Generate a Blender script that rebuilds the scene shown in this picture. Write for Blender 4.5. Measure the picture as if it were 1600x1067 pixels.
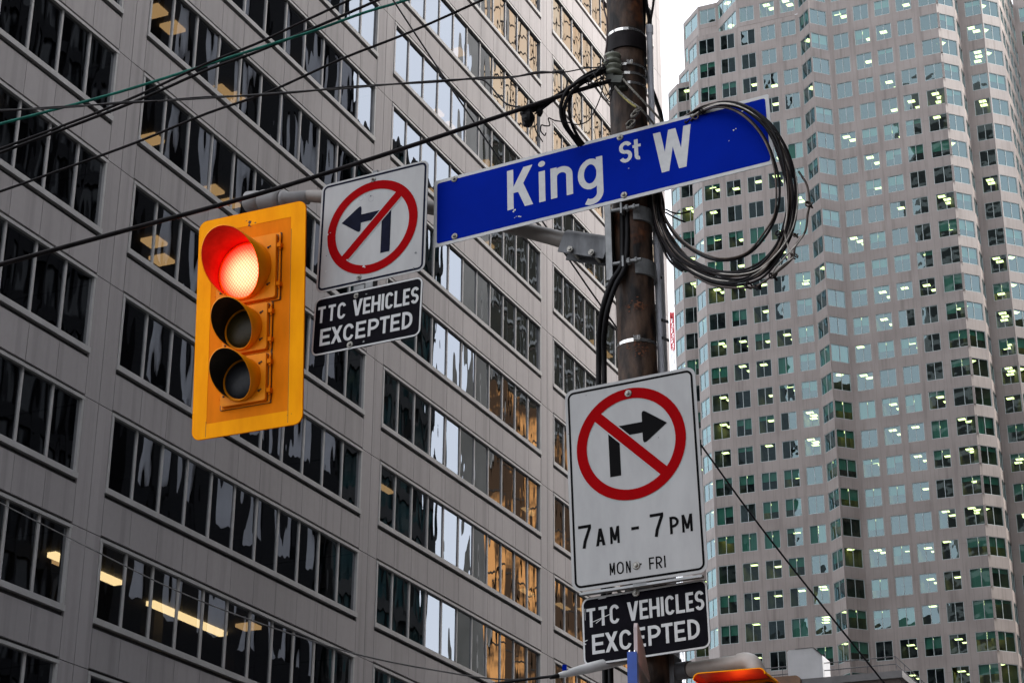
import bpy, math, random
from mathutils import Vector, Matrix
R = math.radians
sc = bpy.context.scene
for _o in list(bpy.data.objects):
    bpy.data.objects.remove(_o)
COL = sc.collection
rnd = random.Random(11)

# ------------------------------------------------------------------ camera
CAMZ = 1.65
cam_d = bpy.data.cameras.new('camera')
cam = bpy.data.objects.new('camera', cam_d)
COL.objects.link(cam)
cam_d.sensor_width = 36.0
cam_d.lens = 2998.87 / 1600 * 36
cam_d.clip_start = 0.05
cam_d.clip_end = 6000
PITCH, ROLL = R(22.898), R(0.3475)
_f = Vector((0, math.cos(PITCH), math.sin(PITCH)))
_u = Vector((0, -math.sin(PITCH), math.cos(PITCH)))
_r = Vector((1, 0, 0))
RT = _r * math.cos(ROLL) + _u * math.sin(ROLL)
UP = _u * math.cos(ROLL) - _r * math.sin(ROLL)
FW = _f
_m = Matrix((RT, UP, -FW)).transposed().to_4x4()
cam.matrix_world = Matrix.Translation((0, 0, CAMZ)) @ _m
sc.camera = cam

# ------------------------------------------------------------------ sky, sun, exposure
SUN_EL, SUN_AZ = R(54), R(82)        # azimuth clockwise from +Y: high over the street on the right
world = bpy.data.worlds.new('World')
sc.world = world
world.use_nodes = True
wn, wl = world.node_tree.nodes, world.node_tree.links
bg = wn['Background']
sky = wn.new('ShaderNodeTexSky')
sky.sky_type = 'NISHITA'
sky.sun_disc = False
sky.sun_elevation = SUN_EL
sky.sun_rotation = SUN_AZ
tc = wn.new('ShaderNodeTexCoord')
nz = wn.new('ShaderNodeTexNoise')
nz.inputs['Scale'].default_value = 2.2
nz.inputs['Detail'].default_value = 5
wl.new(tc.outputs['Generated'], nz.inputs['Vector'])
rmp = wn.new('ShaderNodeValToRGB')
rmp.color_ramp.elements[0].position = 0.3
rmp.color_ramp.elements[0].color = (7.8, 8.2, 9.0, 1)
rmp.color_ramp.elements[1].position = 0.75
rmp.color_ramp.elements[1].color = (9.7, 10.0, 10.4, 1)
wl.new(nz.outputs['Fac'], rmp.inputs['Fac'])
mx = wn.new('ShaderNodeMixRGB')
mx.inputs['Fac'].default_value = 0.88
wl.new(sky.outputs['Color'], mx.inputs['Color1'])
wl.new(rmp.outputs['Color'], mx.inputs['Color2'])
wl.new(mx.outputs['Color'], bg.inputs['Color'])
bg.inputs['Strength'].default_value = 0.10

sun_d = bpy.data.lights.new('sun', 'SUN')
sun_d.energy = 5.0
sun_d.angle = R(22)
sun_d.color = (1.0, 0.96, 0.9)
sun = bpy.data.objects.new('sun', sun_d)
COL.objects.link(sun)
sd = Vector((math.sin(SUN_AZ) * math.cos(SUN_EL), math.cos(SUN_AZ) * math.cos(SUN_EL), math.sin(SUN_EL)))
sun.rotation_euler = sd.to_track_quat('Z', 'Y').to_euler()
sun.location = (0, 0, 60)

sc.view_settings.view_transform = 'Standard'
sc.view_settings.look = 'None'
sc.view_settings.gamma = 1
sc.view_settings.exposure = 1.4
sc.render.engine = 'CYCLES'
sc.cycles.use_denoising = True
sc.cycles.max_bounces = 10
sc.cycles.transparent_max_bounces = 12
sc.cycles.sample_clamp_indirect = 6
sc.cycles.caustics_reflective = False
sc.cycles.caustics_refractive = False

# ------------------------------------------------------------------ frames
YAW = R(24.264)
D1 = Vector((math.sin(YAW), math.cos(YAW), 0))     # along the street, away
D2 = Vector((math.cos(YAW), -math.sin(YAW), 0))    # across the street, to the right
UZ = Vector((0, 0, 1))
GROT = math.pi / 2 - YAW

def G(a, s, z):
    return D2 * a + D1 * s + UZ * z

def ray(x, y):
    return (FW * 2998.87 + RT * (x - 800) + UP * (533.5 - y))

def at(x, y, Y):
    """the place seen at that spot of the photograph, Y metres ahead"""
    r = ray(x, y)
    return r * (Y / r.y) + Vector((0, 0, CAMZ))

# ------------------------------------------------------------------ mesh builder
class MB:
    def __init__(s):
        s.v, s.f, s.m, s.sm = [], [], [], []
        s.mat = 0
        s.uv = {}
    def add(s, vs, fs, smooth=False):
        b = len(s.v)
        s.v += [Vector(p) for p in vs]
        for f in fs:
            s.f.append([b + i for i in f])
            s.m.append(s.mat)
            s.sm.append(smooth)
    def quad(s, a, b, c, d, uv=None):
        s.add([a, b, c, d], [(0, 1, 2, 3)])
        if uv:
            s.uv[len(s.f) - 1] = uv
    def bx(s, x0, x1, y0, y1, z0, z1):
        s.box(((x0 + x1) / 2, (y0 + y1) / 2, (z0 + z1) / 2), ((x1 - x0) / 2, 0, 0), (0, (y1 - y0) / 2, 0), (0, 0, (z1 - z0) / 2))
    def box(s, c, ex, ey, ez):
        c, ex, ey, ez = Vector(c), Vector(ex), Vector(ey), Vector(ez)
        vs = [c + ex * i + ey * j + ez * k for k in (-1, 1) for j in (-1, 1) for i in (-1, 1)]
        s.add(vs, [(0, 2, 3, 1), (4, 5, 7, 6), (0, 1, 5, 4), (2, 6, 7, 3), (0, 4, 6, 2), (1, 3, 7, 5)])
    def beam(s, a, b, w, h=None, up=(0, 0, 1)):
        a, b = Vector(a), Vector(b)
        d = (b - a)
        L = d.length
        d.normalize()
        x = d.cross(Vector(up))
        if x.length < 1e-4:
            x = d.cross(Vector((1, 0, 0)))
        x.normalize()
        y = x.cross(d)
        h = h or w
        s.box((a + b) / 2, d * L / 2, x * w / 2, y * h / 2)
    def tube(s, pts, r, n=8, closed=False):
        pts = [Vector(p) for p in pts]
        N = len(pts)
        rs = r if isinstance(r, (list, tuple)) else [r] * N
        def tan(i):
            a = pts[(i - 1) % N] if (closed or i > 0) else pts[0]
            b = pts[(i + 1) % N] if (closed or i < N - 1) else pts[-1]
            return (b - a).normalized()
        t = tan(0)
        x = t.orthogonal().normalized()
        vs = []
        for i in range(N):
            t = tan(i)
            x = (x - t * x.dot(t))
            x = x.normalized() if x.length > 1e-6 else t.orthogonal().normalized()
            y = t.cross(x)
            for k in range(n):
                a = 2 * math.pi * k / n
                vs.append(pts[i] + (x * math.cos(a) + y * math.sin(a)) * rs[i])
        fs = []
        for i in range(N if closed else N - 1):
            j = (i + 1) % N
            for k in range(n):
                l = (k + 1) % n
                fs.append((i * n + k, i * n + l, j * n + l, j * n + k))
        s.add(vs, fs, True)
        if not closed:
            s.add(vs[:n], [tuple(reversed(range(n)))])
            s.add(vs[-n:], [tuple(range(n))])
    def lathe(s, o, ax, prof, n=24, smooth=True):
        o, ax = Vector(o), Vector(ax).normalized()
        x = ax.orthogonal().normalized()
        y = ax.cross(x)
        vs = []
        for rr, h in prof:
            for k in range(n):
                a = 2 * math.pi * k / n
                vs.append(o + ax * h + (x * math.cos(a) + y * math.sin(a)) * rr)
        fs = []
        for i in range(len(prof) - 1):
            for k in range(n):
                l = (k + 1) % n
                fs.append((i * n + k, i * n + l, (i + 1) * n + l, (i + 1) * n + k))
        s.add(vs, fs, smooth)
        s.add(vs[:n], [tuple(reversed(range(n)))])
        s.add(vs[-n:], [tuple(range(n))])
    def flat(s, poly, z):
        s.add([(p[0], p[1], z) for p in poly], [tuple(range(len(poly)))])
    def prism(s, poly, z0, z1):
        n = len(poly)
        vs = [(p[0], p[1], z0) for p in poly] + [(p[0], p[1], z1) for p in poly]
        s.add(vs, [tuple(reversed(range(n))), tuple(range(n, 2 * n))] + [(i, (i + 1) % n, n + (i + 1) % n, n + i) for i in range(n)])
    def band(s, outer, inner, z):
        n = len(outer)
        vs = [(p[0], p[1], z) for p in outer] + [(p[0], p[1], z) for p in inner]
        s.add(vs, [(i, (i + 1) % n, n + (i + 1) % n, n + i) for i in range(n)])
    def build(s, name, mats, parent=None, world=False):
        me = bpy.data.meshes.new(name)
        vs = s.v
        if world and parent is not None:
            inv = parent.matrix_basis.inverted()
            vs = [inv @ p for p in vs]
        org = Vector((0, 0, 0))
        if world and parent is None:
            org = vs[0].copy()
            vs = [p - org for p in vs]
        me.from_pydata([tuple(p) for p in vs], [], s.f)
        for m in (mats if isinstance(mats, (list, tuple)) else [mats]):
            me.materials.append(m)
        me.polygons.foreach_set('material_index', s.m)
        me.polygons.foreach_set('use_smooth', s.sm)
        if s.uv:
            lay = me.uv_layers.new(name='UVMap')
            for fi, uv in s.uv.items():
                p = me.polygons[fi]
                for li, c in zip(p.loop_indices, uv):
                    lay.data[li].uv = c
        me.update()
        o = bpy.data.objects.new(name, me)
        COL.objects.link(o)
        if parent is not None:
            o.parent = parent
        else:
            o.location = org
        return o

def tag(o, label, cat, group=None):
    o['label'] = label
    o['category'] = cat
    if group:
        o['group'] = group
    return o

def structure(o):
    o['kind'] = 'structure'
    return o

def empty(name, loc, label, cat, group=None, rot=None, mat=None):
    o = bpy.data.objects.new(name, None)
    COL.objects.link(o)
    o.empty_display_size = 0.3
    if mat is not None:
        o.matrix_basis = mat
    else:
        o.location = loc
        if rot:
            o.rotation_euler = rot
    return tag(o, label, cat, group)

# ------------------------------------------------------------------ materials
def node_mat(name):
    m = bpy.data.materials.new(name)
    m.use_nodes = True
    nt = m.node_tree
    return m, nt.nodes, nt.links, nt.nodes['Principled BSDF']

def lin(c):
    return tuple(((x / 255) / 12.92 if x / 255 <= 0.04045 else ((x / 255 + 0.055) / 1.055) ** 2.4) for x in c)

def surf(name, col, rough=0.5, metal=0.0, var=0.15, scale=6.0, stretch=(1, 1, 1), bump=0.0, bscale=40.0, col2=None, spread=(0.35, 0.65), spec=0.5, coat=0.0):
    m, n, l, p = node_mat(name)
    t = n.new('ShaderNodeTexCoord')
    mp = n.new('ShaderNodeMapping')
    mp.inputs['Scale'].default_value = stretch
    l.new(t.outputs['Object'], mp.inputs['Vector'])
    nz = n.new('ShaderNodeTexNoise')
    nz.inputs['Scale'].default_value = scale
    nz.inputs['Detail'].default_value = 6
    nz.inputs['Roughness'].default_value = 0.62
    l.new(mp.outputs['Vector'], nz.inputs['Vector'])
    rp = n.new('ShaderNodeValToRGB')
    c2 = col2 or tuple(min(1, c * (1 + var)) for c in col)
    c1 = col if col2 else tuple(c * (1 - var) for c in col)
    rp.color_ramp.elements[0].position = spread[0]
    rp.color_ramp.elements[1].position = spread[1]
    rp.color_ramp.elements[0].color = (*c1, 1)
    rp.color_ramp.elements[1].color = (*c2, 1)
    l.new(nz.outputs['Fac'], rp.inputs['Fac'])
    l.new(rp.outputs['Color'], p.inputs['Base Color'])
    p.inputs['Roughness'].default_value = rough
    p.inputs['Metallic'].default_value = metal
    p.inputs['Specular IOR Level'].default_value = spec
    p.inputs['Coat Weight'].default_value = coat
    if bump:
        nb = n.new('ShaderNodeTexNoise')
        nb.inputs['Scale'].default_value = bscale
        nb.inputs['Detail'].default_value = 4
        l.new(mp.outputs['Vector'], nb.inputs['Vector'])
        b = n.new('ShaderNodeBump')
        b.inputs['Strength'].default_value = bump
        b.inputs['Distance'].default_value = 0.02
        l.new(nb.outputs['Fac'], b.inputs['Height'])
        l.new(b.outputs['Normal'], p.inputs['Normal'])
    return m

def glow(name, col, strength):
    m = bpy.data.materials.new(name)
    m.use_nodes = True
    n = m.node_tree.nodes
    n.remove(n['Principled BSDF'])
    e = n.new('ShaderNodeEmission')
    e.inputs['Color'].default_value = (*col, 1)
    e.inputs['Strength'].default_value = strength
    m.node_tree.links.new(e.outputs['Emission'], n['Material Output'].inputs['Surface'])
    return m

def glass(name, tint, refl, fac0, fac1, wave=0.0, wscale=0.6, stretch=(1, 1, 1), rough=0.0, power=3.0):
    """window glass: a tinted see-through layer under a wavy mirror layer that strengthens at grazing angles"""
    m = bpy.data.materials.new(name)
    m.use_nodes = True
    n, l = m.node_tree.nodes, m.node_tree.links
    n.remove(n['Principled BSDF'])
    tr = n.new('ShaderNodeBsdfTransparent')
    tr.inputs['Color'].default_value = (*tint, 1)
    gl = n.new('ShaderNodeBsdfGlossy')
    gl.inputs['Color'].default_value = (*refl, 1)
    gl.inputs['Roughness'].default_value = rough
    lw = n.new('ShaderNodeLayerWeight')
    lw.inputs['Blend'].default_value = 0.5
    pw = n.new('ShaderNodeMath')
    pw.operation = 'POWER'
    pw.inputs[1].default_value = power
    l.new(lw.outputs['Facing'], pw.inputs[0])
    ma = n.new('ShaderNodeMapRange')
    ma.inputs['To Min'].default_value = fac0
    ma.inputs['To Max'].default_value = fac1
    l.new(pw.outputs[0], ma.inputs['Value'])
    mix = n.new('ShaderNodeMixShader')
    l.new(ma.outputs['Result'], mix.inputs['Fac'])
    l.new(tr.outputs[0], mix.inputs[1])
    l.new(gl.outputs[0], mix.inputs[2])
    l.new(mix.outputs[0], n['Material Output'].inputs['Surface'])
    if wave:
        t = n.new('ShaderNodeTexCoord')
        mp = n.new('ShaderNodeMapping')
        mp.inputs['Scale'].default_value = stretch
        l.new(t.outputs['Object'], mp.inputs['Vector'])
        nb = n.new('ShaderNodeTexNoise')
        nb.inputs['Scale'].default_value = wscale
        nb.inputs['Detail'].default_value = 1.5
        nb.inputs['Roughness'].default_value = 0.4
        l.new(mp.outputs['Vector'], nb.inputs['Vector'])
        b = n.new('ShaderNodeBump')
        b.inputs['Strength'].default_value = 1.0
        b.inputs['Distance'].default_value = wave
        l.new(nb.outputs['Fac'], b.inputs['Height'])
        l.new(b.outputs['Normal'], gl.inputs['Normal'])
    return m

M = {}
M['asphalt'] = surf('asphalt', (0.05, 0.05, 0.052), 0.9, scale=3, var=0.3, bump=0.3)
M['concrete'] = surf('concrete', (0.3, 0.29, 0.27), 0.85, scale=2, var=0.2, bump=0.2)
def cladding():
    m, n, l, p = node_mat('grey_cladding')
    t = n.new('ShaderNodeTexCoord')
    def noise(scale, stretch, detail=6):
        mp = n.new('ShaderNodeMapping')
        mp.inputs['Scale'].default_value = stretch
        l.new(t.outputs['Object'], mp.inputs['Vector'])
        q = n.new('ShaderNodeTexNoise')
        q.inputs['Scale'].default_value = scale
        q.inputs['Detail'].default_value = detail
        l.new(mp.outputs['Vector'], q.inputs['Vector'])
        return q.outputs['Fac']
    def rng(src, a, b, c, d):
        q = n.new('ShaderNodeMapRange')
        for k, v in (('From Min', a), ('From Max', b), ('To Min', c), ('To Max', d)):
            q.inputs[k].default_value = v
        l.new(src, q.inputs['Value'])
        return q.outputs[0]
    def mul(a, b):
        q = n.new('ShaderNodeMath')
        q.operation = 'MULTIPLY'
        l.new(a, q.inputs[0])
        l.new(b, q.inputs[1])
        return q.outputs[0]
    geo = n.new('ShaderNodeNewGeometry')
    f = mul(rng(geo.outputs['Random Per Island'], 0, 1, 0.94, 1.05), rng(noise(0.3, (1, 1, 0.4)), 0.3, 0.7, 0.93, 1.06))
    f = mul(f, rng(noise(1.0, (2.6, 1, 0.05), 4), 0.5, 0.75, 1.03, 0.74))
    f = mul(f, rng(noise(7.0, (1, 1, 0.5), 8), 0.3, 0.7, 0.97, 1.03))
    mx_ = n.new('ShaderNodeMixRGB')
    mx_.blend_type = 'MULTIPLY'
    mx_.inputs['Fac'].default_value = 1
    mx_.inputs['Color1'].default_value = (0.318, 0.292, 0.294, 1)
    cc = n.new('ShaderNodeCombineColor')
    for k in range(3):
        l.new(f, cc.inputs[k])
    l.new(cc.outputs[0], mx_.inputs['Color2'])
    l.new(mx_.outputs[0], p.inputs['Base Color'])
    p.inputs['Roughness'].default_value = 0.55
    p.inputs['Specular IOR Level'].default_value = 0.25
    return m
M['clad'] = cladding()
M['clad_dark'] = surf('shadow_gap', (0.022, 0.02, 0.02), 0.8)
M['alu'] = surf('anodised_frame', (0.40, 0.385, 0.38), 0.45, metal=0.1, scale=1.5, var=0.1)
M['office_glass'] = glass('office_glass', (0.34, 0.35, 0.33), (0.44, 0.46, 0.49), 0.42, 1.0, wave=0.007, wscale=1.0, stretch=(1.0, 1, 0.28), power=1.8)
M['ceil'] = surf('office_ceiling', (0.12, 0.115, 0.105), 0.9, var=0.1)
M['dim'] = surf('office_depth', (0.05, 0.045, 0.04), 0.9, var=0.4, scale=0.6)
M['warm'] = glow('ceiling_lamp_warm', (1.0, 0.60, 0.27), 0.8)
M['warm_hot'] = glow('ceiling_lamp_bright', (1.0, 0.72, 0.38), 2.4)
M['podium'] = surf('podium_stone', (0.2, 0.19, 0.185), 0.7, scale=0.5)

# pink granite with panel joints (mesh UV in metres) and rain streaks
def granite():
    m, n, l, p = node_mat('pink_granite')
    t = n.new('ShaderNodeTexCoord')
    nz = n.new('ShaderNodeTexNoise')
    nz.inputs['Scale'].default_value = 0.22
    nz.inputs['Detail'].default_value = 7
    l.new(t.outputs['Object'], nz.inputs['Vector'])
    rp = n.new('ShaderNodeValToRGB')
    rp.color_ramp.elements[0].position = 0.3
    rp.color_ramp.elements[1].position = 0.7
    rp.color_ramp.elements[0].color = (0.240, 0.201, 0.184, 1)
    rp.color_ramp.elements[1].color = (0.318, 0.272, 0.250, 1)
    l.new(nz.outputs['Fac'], rp.inputs['Fac'])
    sx = n.new('ShaderNodeSeparateXYZ')
    l.new(t.outputs['UV'], sx.inputs[0])
    def math_(op, a, b=None, c=None):
        q = n.new('ShaderNodeMath')
        q.operation = op
        for i, v in enumerate((a, b, c)):
            if v is None:
                continue
            if isinstance(v, (int, float)):
                q.inputs[i].default_value = v
            else:
                l.new(v, q.inputs[i])
        return q.outputs[0]
    def joint(src, pitch, w):
        fr = math_('FRACT', math_('DIVIDE', src, pitch))
        d = math_('ABSOLUTE', math_('SUBTRACT', fr, 0.5))
        return math_('GREATER_THAN', d, 0.5 - w / pitch)
    j = math_('MAXIMUM', joint(sx.outputs['X'], 1.0, 0.03), joint(sx.outputs['Y'], 3.9, 0.03))
    # streaks below the sills
    mp = n.new('ShaderNodeMapping')
    mp.inputs['Scale'].default_value = (1.6, 0.10, 1)
    l.new(t.outputs['UV'], mp.inputs['Vector'])
    ns = n.new('ShaderNodeTexNoise')
    ns.inputs['Scale'].default_value = 1.0
    ns.inputs['Detail'].default_value = 5
    l.new(mp.outputs['Vector'], ns.inputs['Vector'])
    st = n.new('ShaderNodeMapRange')
    st.inputs['From Min'].default_value = 0.52
    st.inputs['From Max'].default_value = 0.72
    st.inputs['To Min'].default_value = 0.0
    st.inputs['To Max'].default_value = 0.48
    l.new(ns.outputs['Fac'], st.inputs['Value'])
    dk = math_('MAXIMUM', st.outputs[0], math_('MULTIPLY', j, 0.3))
    mixc = n.new('ShaderNodeMixRGB')
    mixc.blend_type = 'MULTIPLY'
    mixc.inputs['Color2'].default_value = (0.42, 0.38, 0.37, 1)
    l.new(dk, mixc.inputs['Fac'])
    l.new(rp.outputs['Color'], mixc.inputs['Color1'])
    l.new(mixc.outputs['Color'], p.inputs['Base Color'])
    p.inputs['Roughness'].default_value = 0.6
    return m
M['granite'] = granite()
M['tower_frame'] = surf('pale_frame', (0.38, 0.43, 0.42), 0.4, var=0.05)
M['tower_glass'] = glass('green_glass', (0.36, 0.60, 0.52), (0.37, 0.49, 0.52), 0.24, 1.0, wave=0.012, wscale=0.5, power=2.2)
M['blind'] = surf('roller_blind', (0.27, 0.48, 0.42), 0.9, var=0.12, scale=2, stretch=(3, 1, 0.2))
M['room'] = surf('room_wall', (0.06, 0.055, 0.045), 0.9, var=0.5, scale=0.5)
M['room_lit'] = surf('room_wall_lit', (0.24, 0.20, 0.11), 0.9, var=0.3, scale=0.5)  # same wall in a lighter colour, as if lamplit
M['tlamp'] = glow('troffer_lamp', (1.0, 0.80, 0.36), 2.6)

# ------------------------------------------------------------------ ground
g = MB()
g.quad((-2500, -2500, 0), (2500, -2500, 0), (2500, 2500, 0), (-2500, 2500, 0))
structure(g.build('ground', M['asphalt']))
def slab(name, a0, a1, s0, s1):
    b = MB()
    e = 0.14
    P = [G(a0, s0, 0.004), G(a1, s0, 0.004), G(a1, s1, 0.004), G(a0, s1, 0.004)]
    T = [p + UZ * e for p in P]
    b.add(P + T, [(4, 5, 6, 7), (0, 1, 5, 4), (1, 2, 6, 5), (2, 3, 7, 6), (3, 0, 4, 7)])
    structure(b.build(name, M['concrete']))
slab('pavement', -31.5, -25.5, 24, 160)
slab('pavement', -5.0, 8.2, 5.6, 120)
slab('pavement', -5.0, 40, -12, 1.2)

# ------------------------------------------------------------------ grey office building (wall plane at a = -31.65)
AW = -31.65
ST = 3.75                                             # storey
WH = 2.488                                            # window height
def sill(k):
    return 13.30 + CAMZ + k * ST
BAYW, PIL = 14.87, 1.35
BX = [26.12, 42.32, 58.53, 74.78]
ROWS = [range(-1, 7), range(-1, 9), range(0, 12), range(0, 15)]
grey = empty('office_building', G(AW, 0, 0), 'grey panelled office block with long bands of dark mirror windows', 'building', rot=(0, 0, GROT))
K0, K1 = -3, 16
XEND = 91.0
clad = MB()
for b, x0 in enumerate(BX):
    x1 = x0 + BAYW
    mod = BAYW / 11
    for k in range(K0, K1):
        zt, zb = sill(k) + WH, sill(k + 1)
        clad.mat = 1
        clad.bx(x0 - 0.02, x1 + 0.02, 0.07, 0.32, zt, zb)
        clad.mat = 0
        for i in range(11):
            clad.bx(x0 + i * mod + 0.010, x0 + (i + 1) * mod - 0.010, 0, 0.068, zt + 0.06, zb - 0.11)
        if k not in ROWS[b]:
            clad.mat = 2
            clad.bx(x0 + 0.01, x1 - 0.01, 0.10, 0.2, sill(k) + 0.004, zt - 0.004)
    # pilasters: two panels with a joint between, cut at every window head
    p0, p1 = x1, (BX[b + 1] if b < 3 else XEND)
    for (q0, q1) in ((p0, (p0 + p1) / 2), ((p0 + p1) / 2, p1)):
        for k in range(K0, K1):
            clad.mat = 0
            clad.bx(q0 + 0.014, q1 - 0.014, 0, 0.069, sill(k) + WH + 0.012, sill(k + 1) + WH - 0.012)
    clad.mat = 1
    clad.bx(p0 + 0.025, p1 - 0.025, 0.07, 0.32, sill(K0) + WH, sill(K1) + WH)
p0 = BX[0] - PIL
clad.mat = 0
for k in range(K0, K1):
    clad.bx(p0, BX[0] - 0.014, 0, 0.069, sill(k) + WH + 0.012, sill(k + 1) + WH - 0.012)
clad.mat = 1
clad.bx(p0 + 0.01, BX[0] - 0.025, 0.07, 0.32, sill(K0) + WH, sill(K1) + WH)
clad.build('facade_cladding', [M['clad'], M['clad_dark'], M['clad_dark']], grey)
body = MB()
TOP = 215
body.bx(p0, XEND, -0.02, 40, 0.0, sill(K0) + WH - 0.02)                     # podium
body.bx(p0, XEND - 0.004, 8.0, 40, sill(K0) + WH - 0.02, sill(K1) + WH)           # core behind the offices
body.bx(XEND - 0.35, XEND - 0.002, 0.07, 8.0, sill(K0) + WH, sill(K1) + WH)         # end wall
body.bx(p0, p0 + 0.35, 0.33, 8.0, sill(K0) + WH, sill(K1) + WH)
body.bx(p0, XEND, 0.0, 40, sill(K1) + WH + 0.01, TOP)
for k in range(K1 + 1, K1 + 35):
    body.mat = 1
    body.bx(p0 + 1, XEND - 1, -0.03, 0.5, sill(k), sill(k) + WH)
    body.bx(XEND - 0.5, XEND + 0.03, 1, 39, sill(k), sill(k) + WH)
body.mat = 1
for k in range(K0, K1):
    body.bx(XEND - 0.1, XEND + 0.03, 2, 39, sill(k), sill(k) + WH)
body.build('building_core', [M['podium'], M['clad_dark']], grey)

def frame_mesh():
    f = MB()
    f.bx(0.0, BAYW, -0.045, 0.12, 0.03, 0.20)                 # sill
    f.bx(0.0, BAYW, -0.03, 0.12, WH - 0.13, WH - 0.035)       # head
    f.bx(0.02, 0.11, -0.02, 0.12, 0.2, WH - 0.13)
    f.bx(BAYW - 0.11, BAYW - 0.02, -0.02, 0.12, 0.2, WH - 0.13)
    for i in range(1, 11):
        x = BAYW / 11 * i
        f.bx(x - 0.036, x + 0.036, 0.03, 0.10, 0.2, WH - 0.13)
    return f.build('window', M['alu'], grey)
first = frame_mesh()
LAMPS = {1: [0.35, 4], 0: [0.25, 2], 2: [0.4, 4], 3: [0.4, 4]}
nwin = 0
for b, x0 in enumerate(BX):
    for k in ROWS[b]:
        w = first if nwin == 0 else first.copy()
        if nwin:
            COL.objects.link(w)
        nwin += 1
        w.location = (x0, 0, sill(k))
        pn = MB()
        for i in range(11):
            xa, xb = BAYW / 11 * i + 0.03, BAYW / 11 * (i + 1) - 0.03
            t1, t2 = rnd.gauss(0, 0.0022), rnd.gauss(0, 0.0028)
            def yy(sx, sz):
                return 0.075 + t1 * sx + t2 * sz
            pn.quad((xa, yy(-.6, -1), 0.17), (xb, yy(.6, -1), 0.17), (xb, yy(.6, 1), WH - 0.1), (xa, yy(-.6, 1), WH - 0.1))
        pn.build('pane', M['office_glass'], w)
        it = MB()
        zc = WH + 0.10
        it.quad((-0.6, 0.33, zc), (-0.6, 7.8, zc), (BAYW + 0.6, 7.8, zc), (BAYW + 0.6, 0.33, zc))
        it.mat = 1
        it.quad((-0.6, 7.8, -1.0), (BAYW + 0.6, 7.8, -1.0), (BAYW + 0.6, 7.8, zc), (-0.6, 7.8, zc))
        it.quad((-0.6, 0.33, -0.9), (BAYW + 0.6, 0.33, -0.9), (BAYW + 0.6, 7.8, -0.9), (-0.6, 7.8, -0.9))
        for i in range(4):
            xx = rnd.uniform(0.5, BAYW - 0.5)
            it.bx(xx, xx + 0.5, 3.2, 3.7, -0.9, zc - 0.01)
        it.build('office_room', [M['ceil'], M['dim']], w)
        lm = MB()
        n = rnd.choice([2, 3, 4, 4]) if b else rnd.choice([1, 2, 2])
        if k <= 2 and b <= 1:
            n = 0 if k else 2
        if b == 2 and k < 6:
            n = rnd.choice([0, 0, 1])
        for i in range(n):
            xx = rnd.uniform(0.4, BAYW - 1.2)
            yv = rnd.uniform(1.0, 2.3)
            if b == 3 or (b == 2 and k < 5):
                lm.bx(xx, xx + 1.2, yv, yv + 0.3, zc - 0.06, zc - 0.008)
            else:
                lm.bx(xx, xx + 0.62, yv, yv + 0.62, zc - 0.12, zc - 0.008)
        if k == -0 and b == 1:
            lm.mat = 1
            lm.bx(0.9, 4.2, 2.2, 2.5, zc - 0.15, zc - 0.008)
            lm.bx(6.5, 10.8, 2.6, 2.9, zc - 0.15, zc - 0.008)
        if k <= 0 and b == 0:
            lm.mat = 1
            lm.bx(6.4, 9.2, 1.6, 1.9, zc - 0.1, zc - 0.008)
            lm.bx(9.6, 10.9, 2.2, 2.5, zc - 0.1, zc - 0.008)
        if lm.v:
            lm.build('ceiling_lamp', [M['warm'], M['warm_hot']], w)

# ------------------------------------------------------------------ buildings across the street, seen only mirrored in windows, and one unseen light blocker
def facade_block(name, label, s0, s1, a0, a1, h, mats, storey=3.8, mod=1.5, pier=0.5, spand=1.3, ends=True, z0=0, inset=0.25):
    e = empty(name, G(a0, s0, 0), label, 'building', rot=(0, 0, GROT))
    # local x along the street, local y towards -a (out of the street wall is +y), z up
    L, Dp = s1 - s0, a1 - a0
    wl_ = MB()
    gl_ = MB()
    gl_.bx(0.25, L - 0.25, -Dp + 0.25, -inset, z0, h - 0.3)
    nz_ = int((h - z0) / storey)
    for i in range(nz_ + 1):
        z = z0 + i * storey
        wl_.bx(0, L, -0.5, 0.0, z, min(h, z + spand))
        if ends:
            wl_.bx(0, 0.5, -Dp, -0.51, z, min(h, z + spand))
            wl_.bx(L - 0.5, L, -Dp, -0.51, z, min(h, z + spand))
    for i in range(int(L / mod) + 1):
        x = i * mod
        wl_.bx(x, min(L, x + pier), -0.4, min(0.06, inset), z0, h)
    if ends:
        for i in range(int(Dp / mod) + 1):
            y = -i * mod
            wl_.bx(-0.06, 0.4, max(-Dp, y - pier), y - 0.1, z0, h)
            wl_.bx(L - 0.4, L + 0.06, max(-Dp, y - pier), y - 0.1, z0, h)
    wl_.bx(0.02, L - 0.02, -Dp + 0.02, -0.02, h - 0.28, h + 0.6)
    wl_.build('wall', mats[0], e)
    gl_.build('glazing', mats[1], e)
    return e
M['blk'] = surf('black_steel', (0.010, 0.010, 0.012), 0.7, spec=0.05)
M['blkglass'] = surf('black_glass', (0.012, 0.013, 0.016), 0.3, var=0.4, scale=0.15, spec=0.1)
M['greypan'] = surf('pale_grey_panel', (0.40, 0.40, 0.43), 0.6, scale=0.1, var=0.2)
M['tealglass'] = surf('teal_glass', (0.02, 0.05, 0.055), 0.06, var=0.6, scale=0.12)
M['greystone'] = surf('grey_stone', (0.05, 0.05, 0.05), 0.8, scale=0.2, spec=0.1)
M['beige'] = surf('beige_stone', (0.78, 0.72, 0.64), 0.7, scale=0.1)
M['gold'] = surf('gold_glass', (1.0, 0.62, 0.34), 0.16, metal=1.0, scale=0.10, var=0.2, col2=(1.0, 0.78, 0.54))
M['goldjoint'] = surf('bronze_joint', (0.10, 0.06, 0.03), 0.5)
M['brownglass'] = surf('brown_glass', (0.95, 0.42, 0.13), 0.15, metal=1.0, scale=0.14, col2=(0.08, 0.045, 0.025), spread=(0.40, 0.50))
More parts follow.
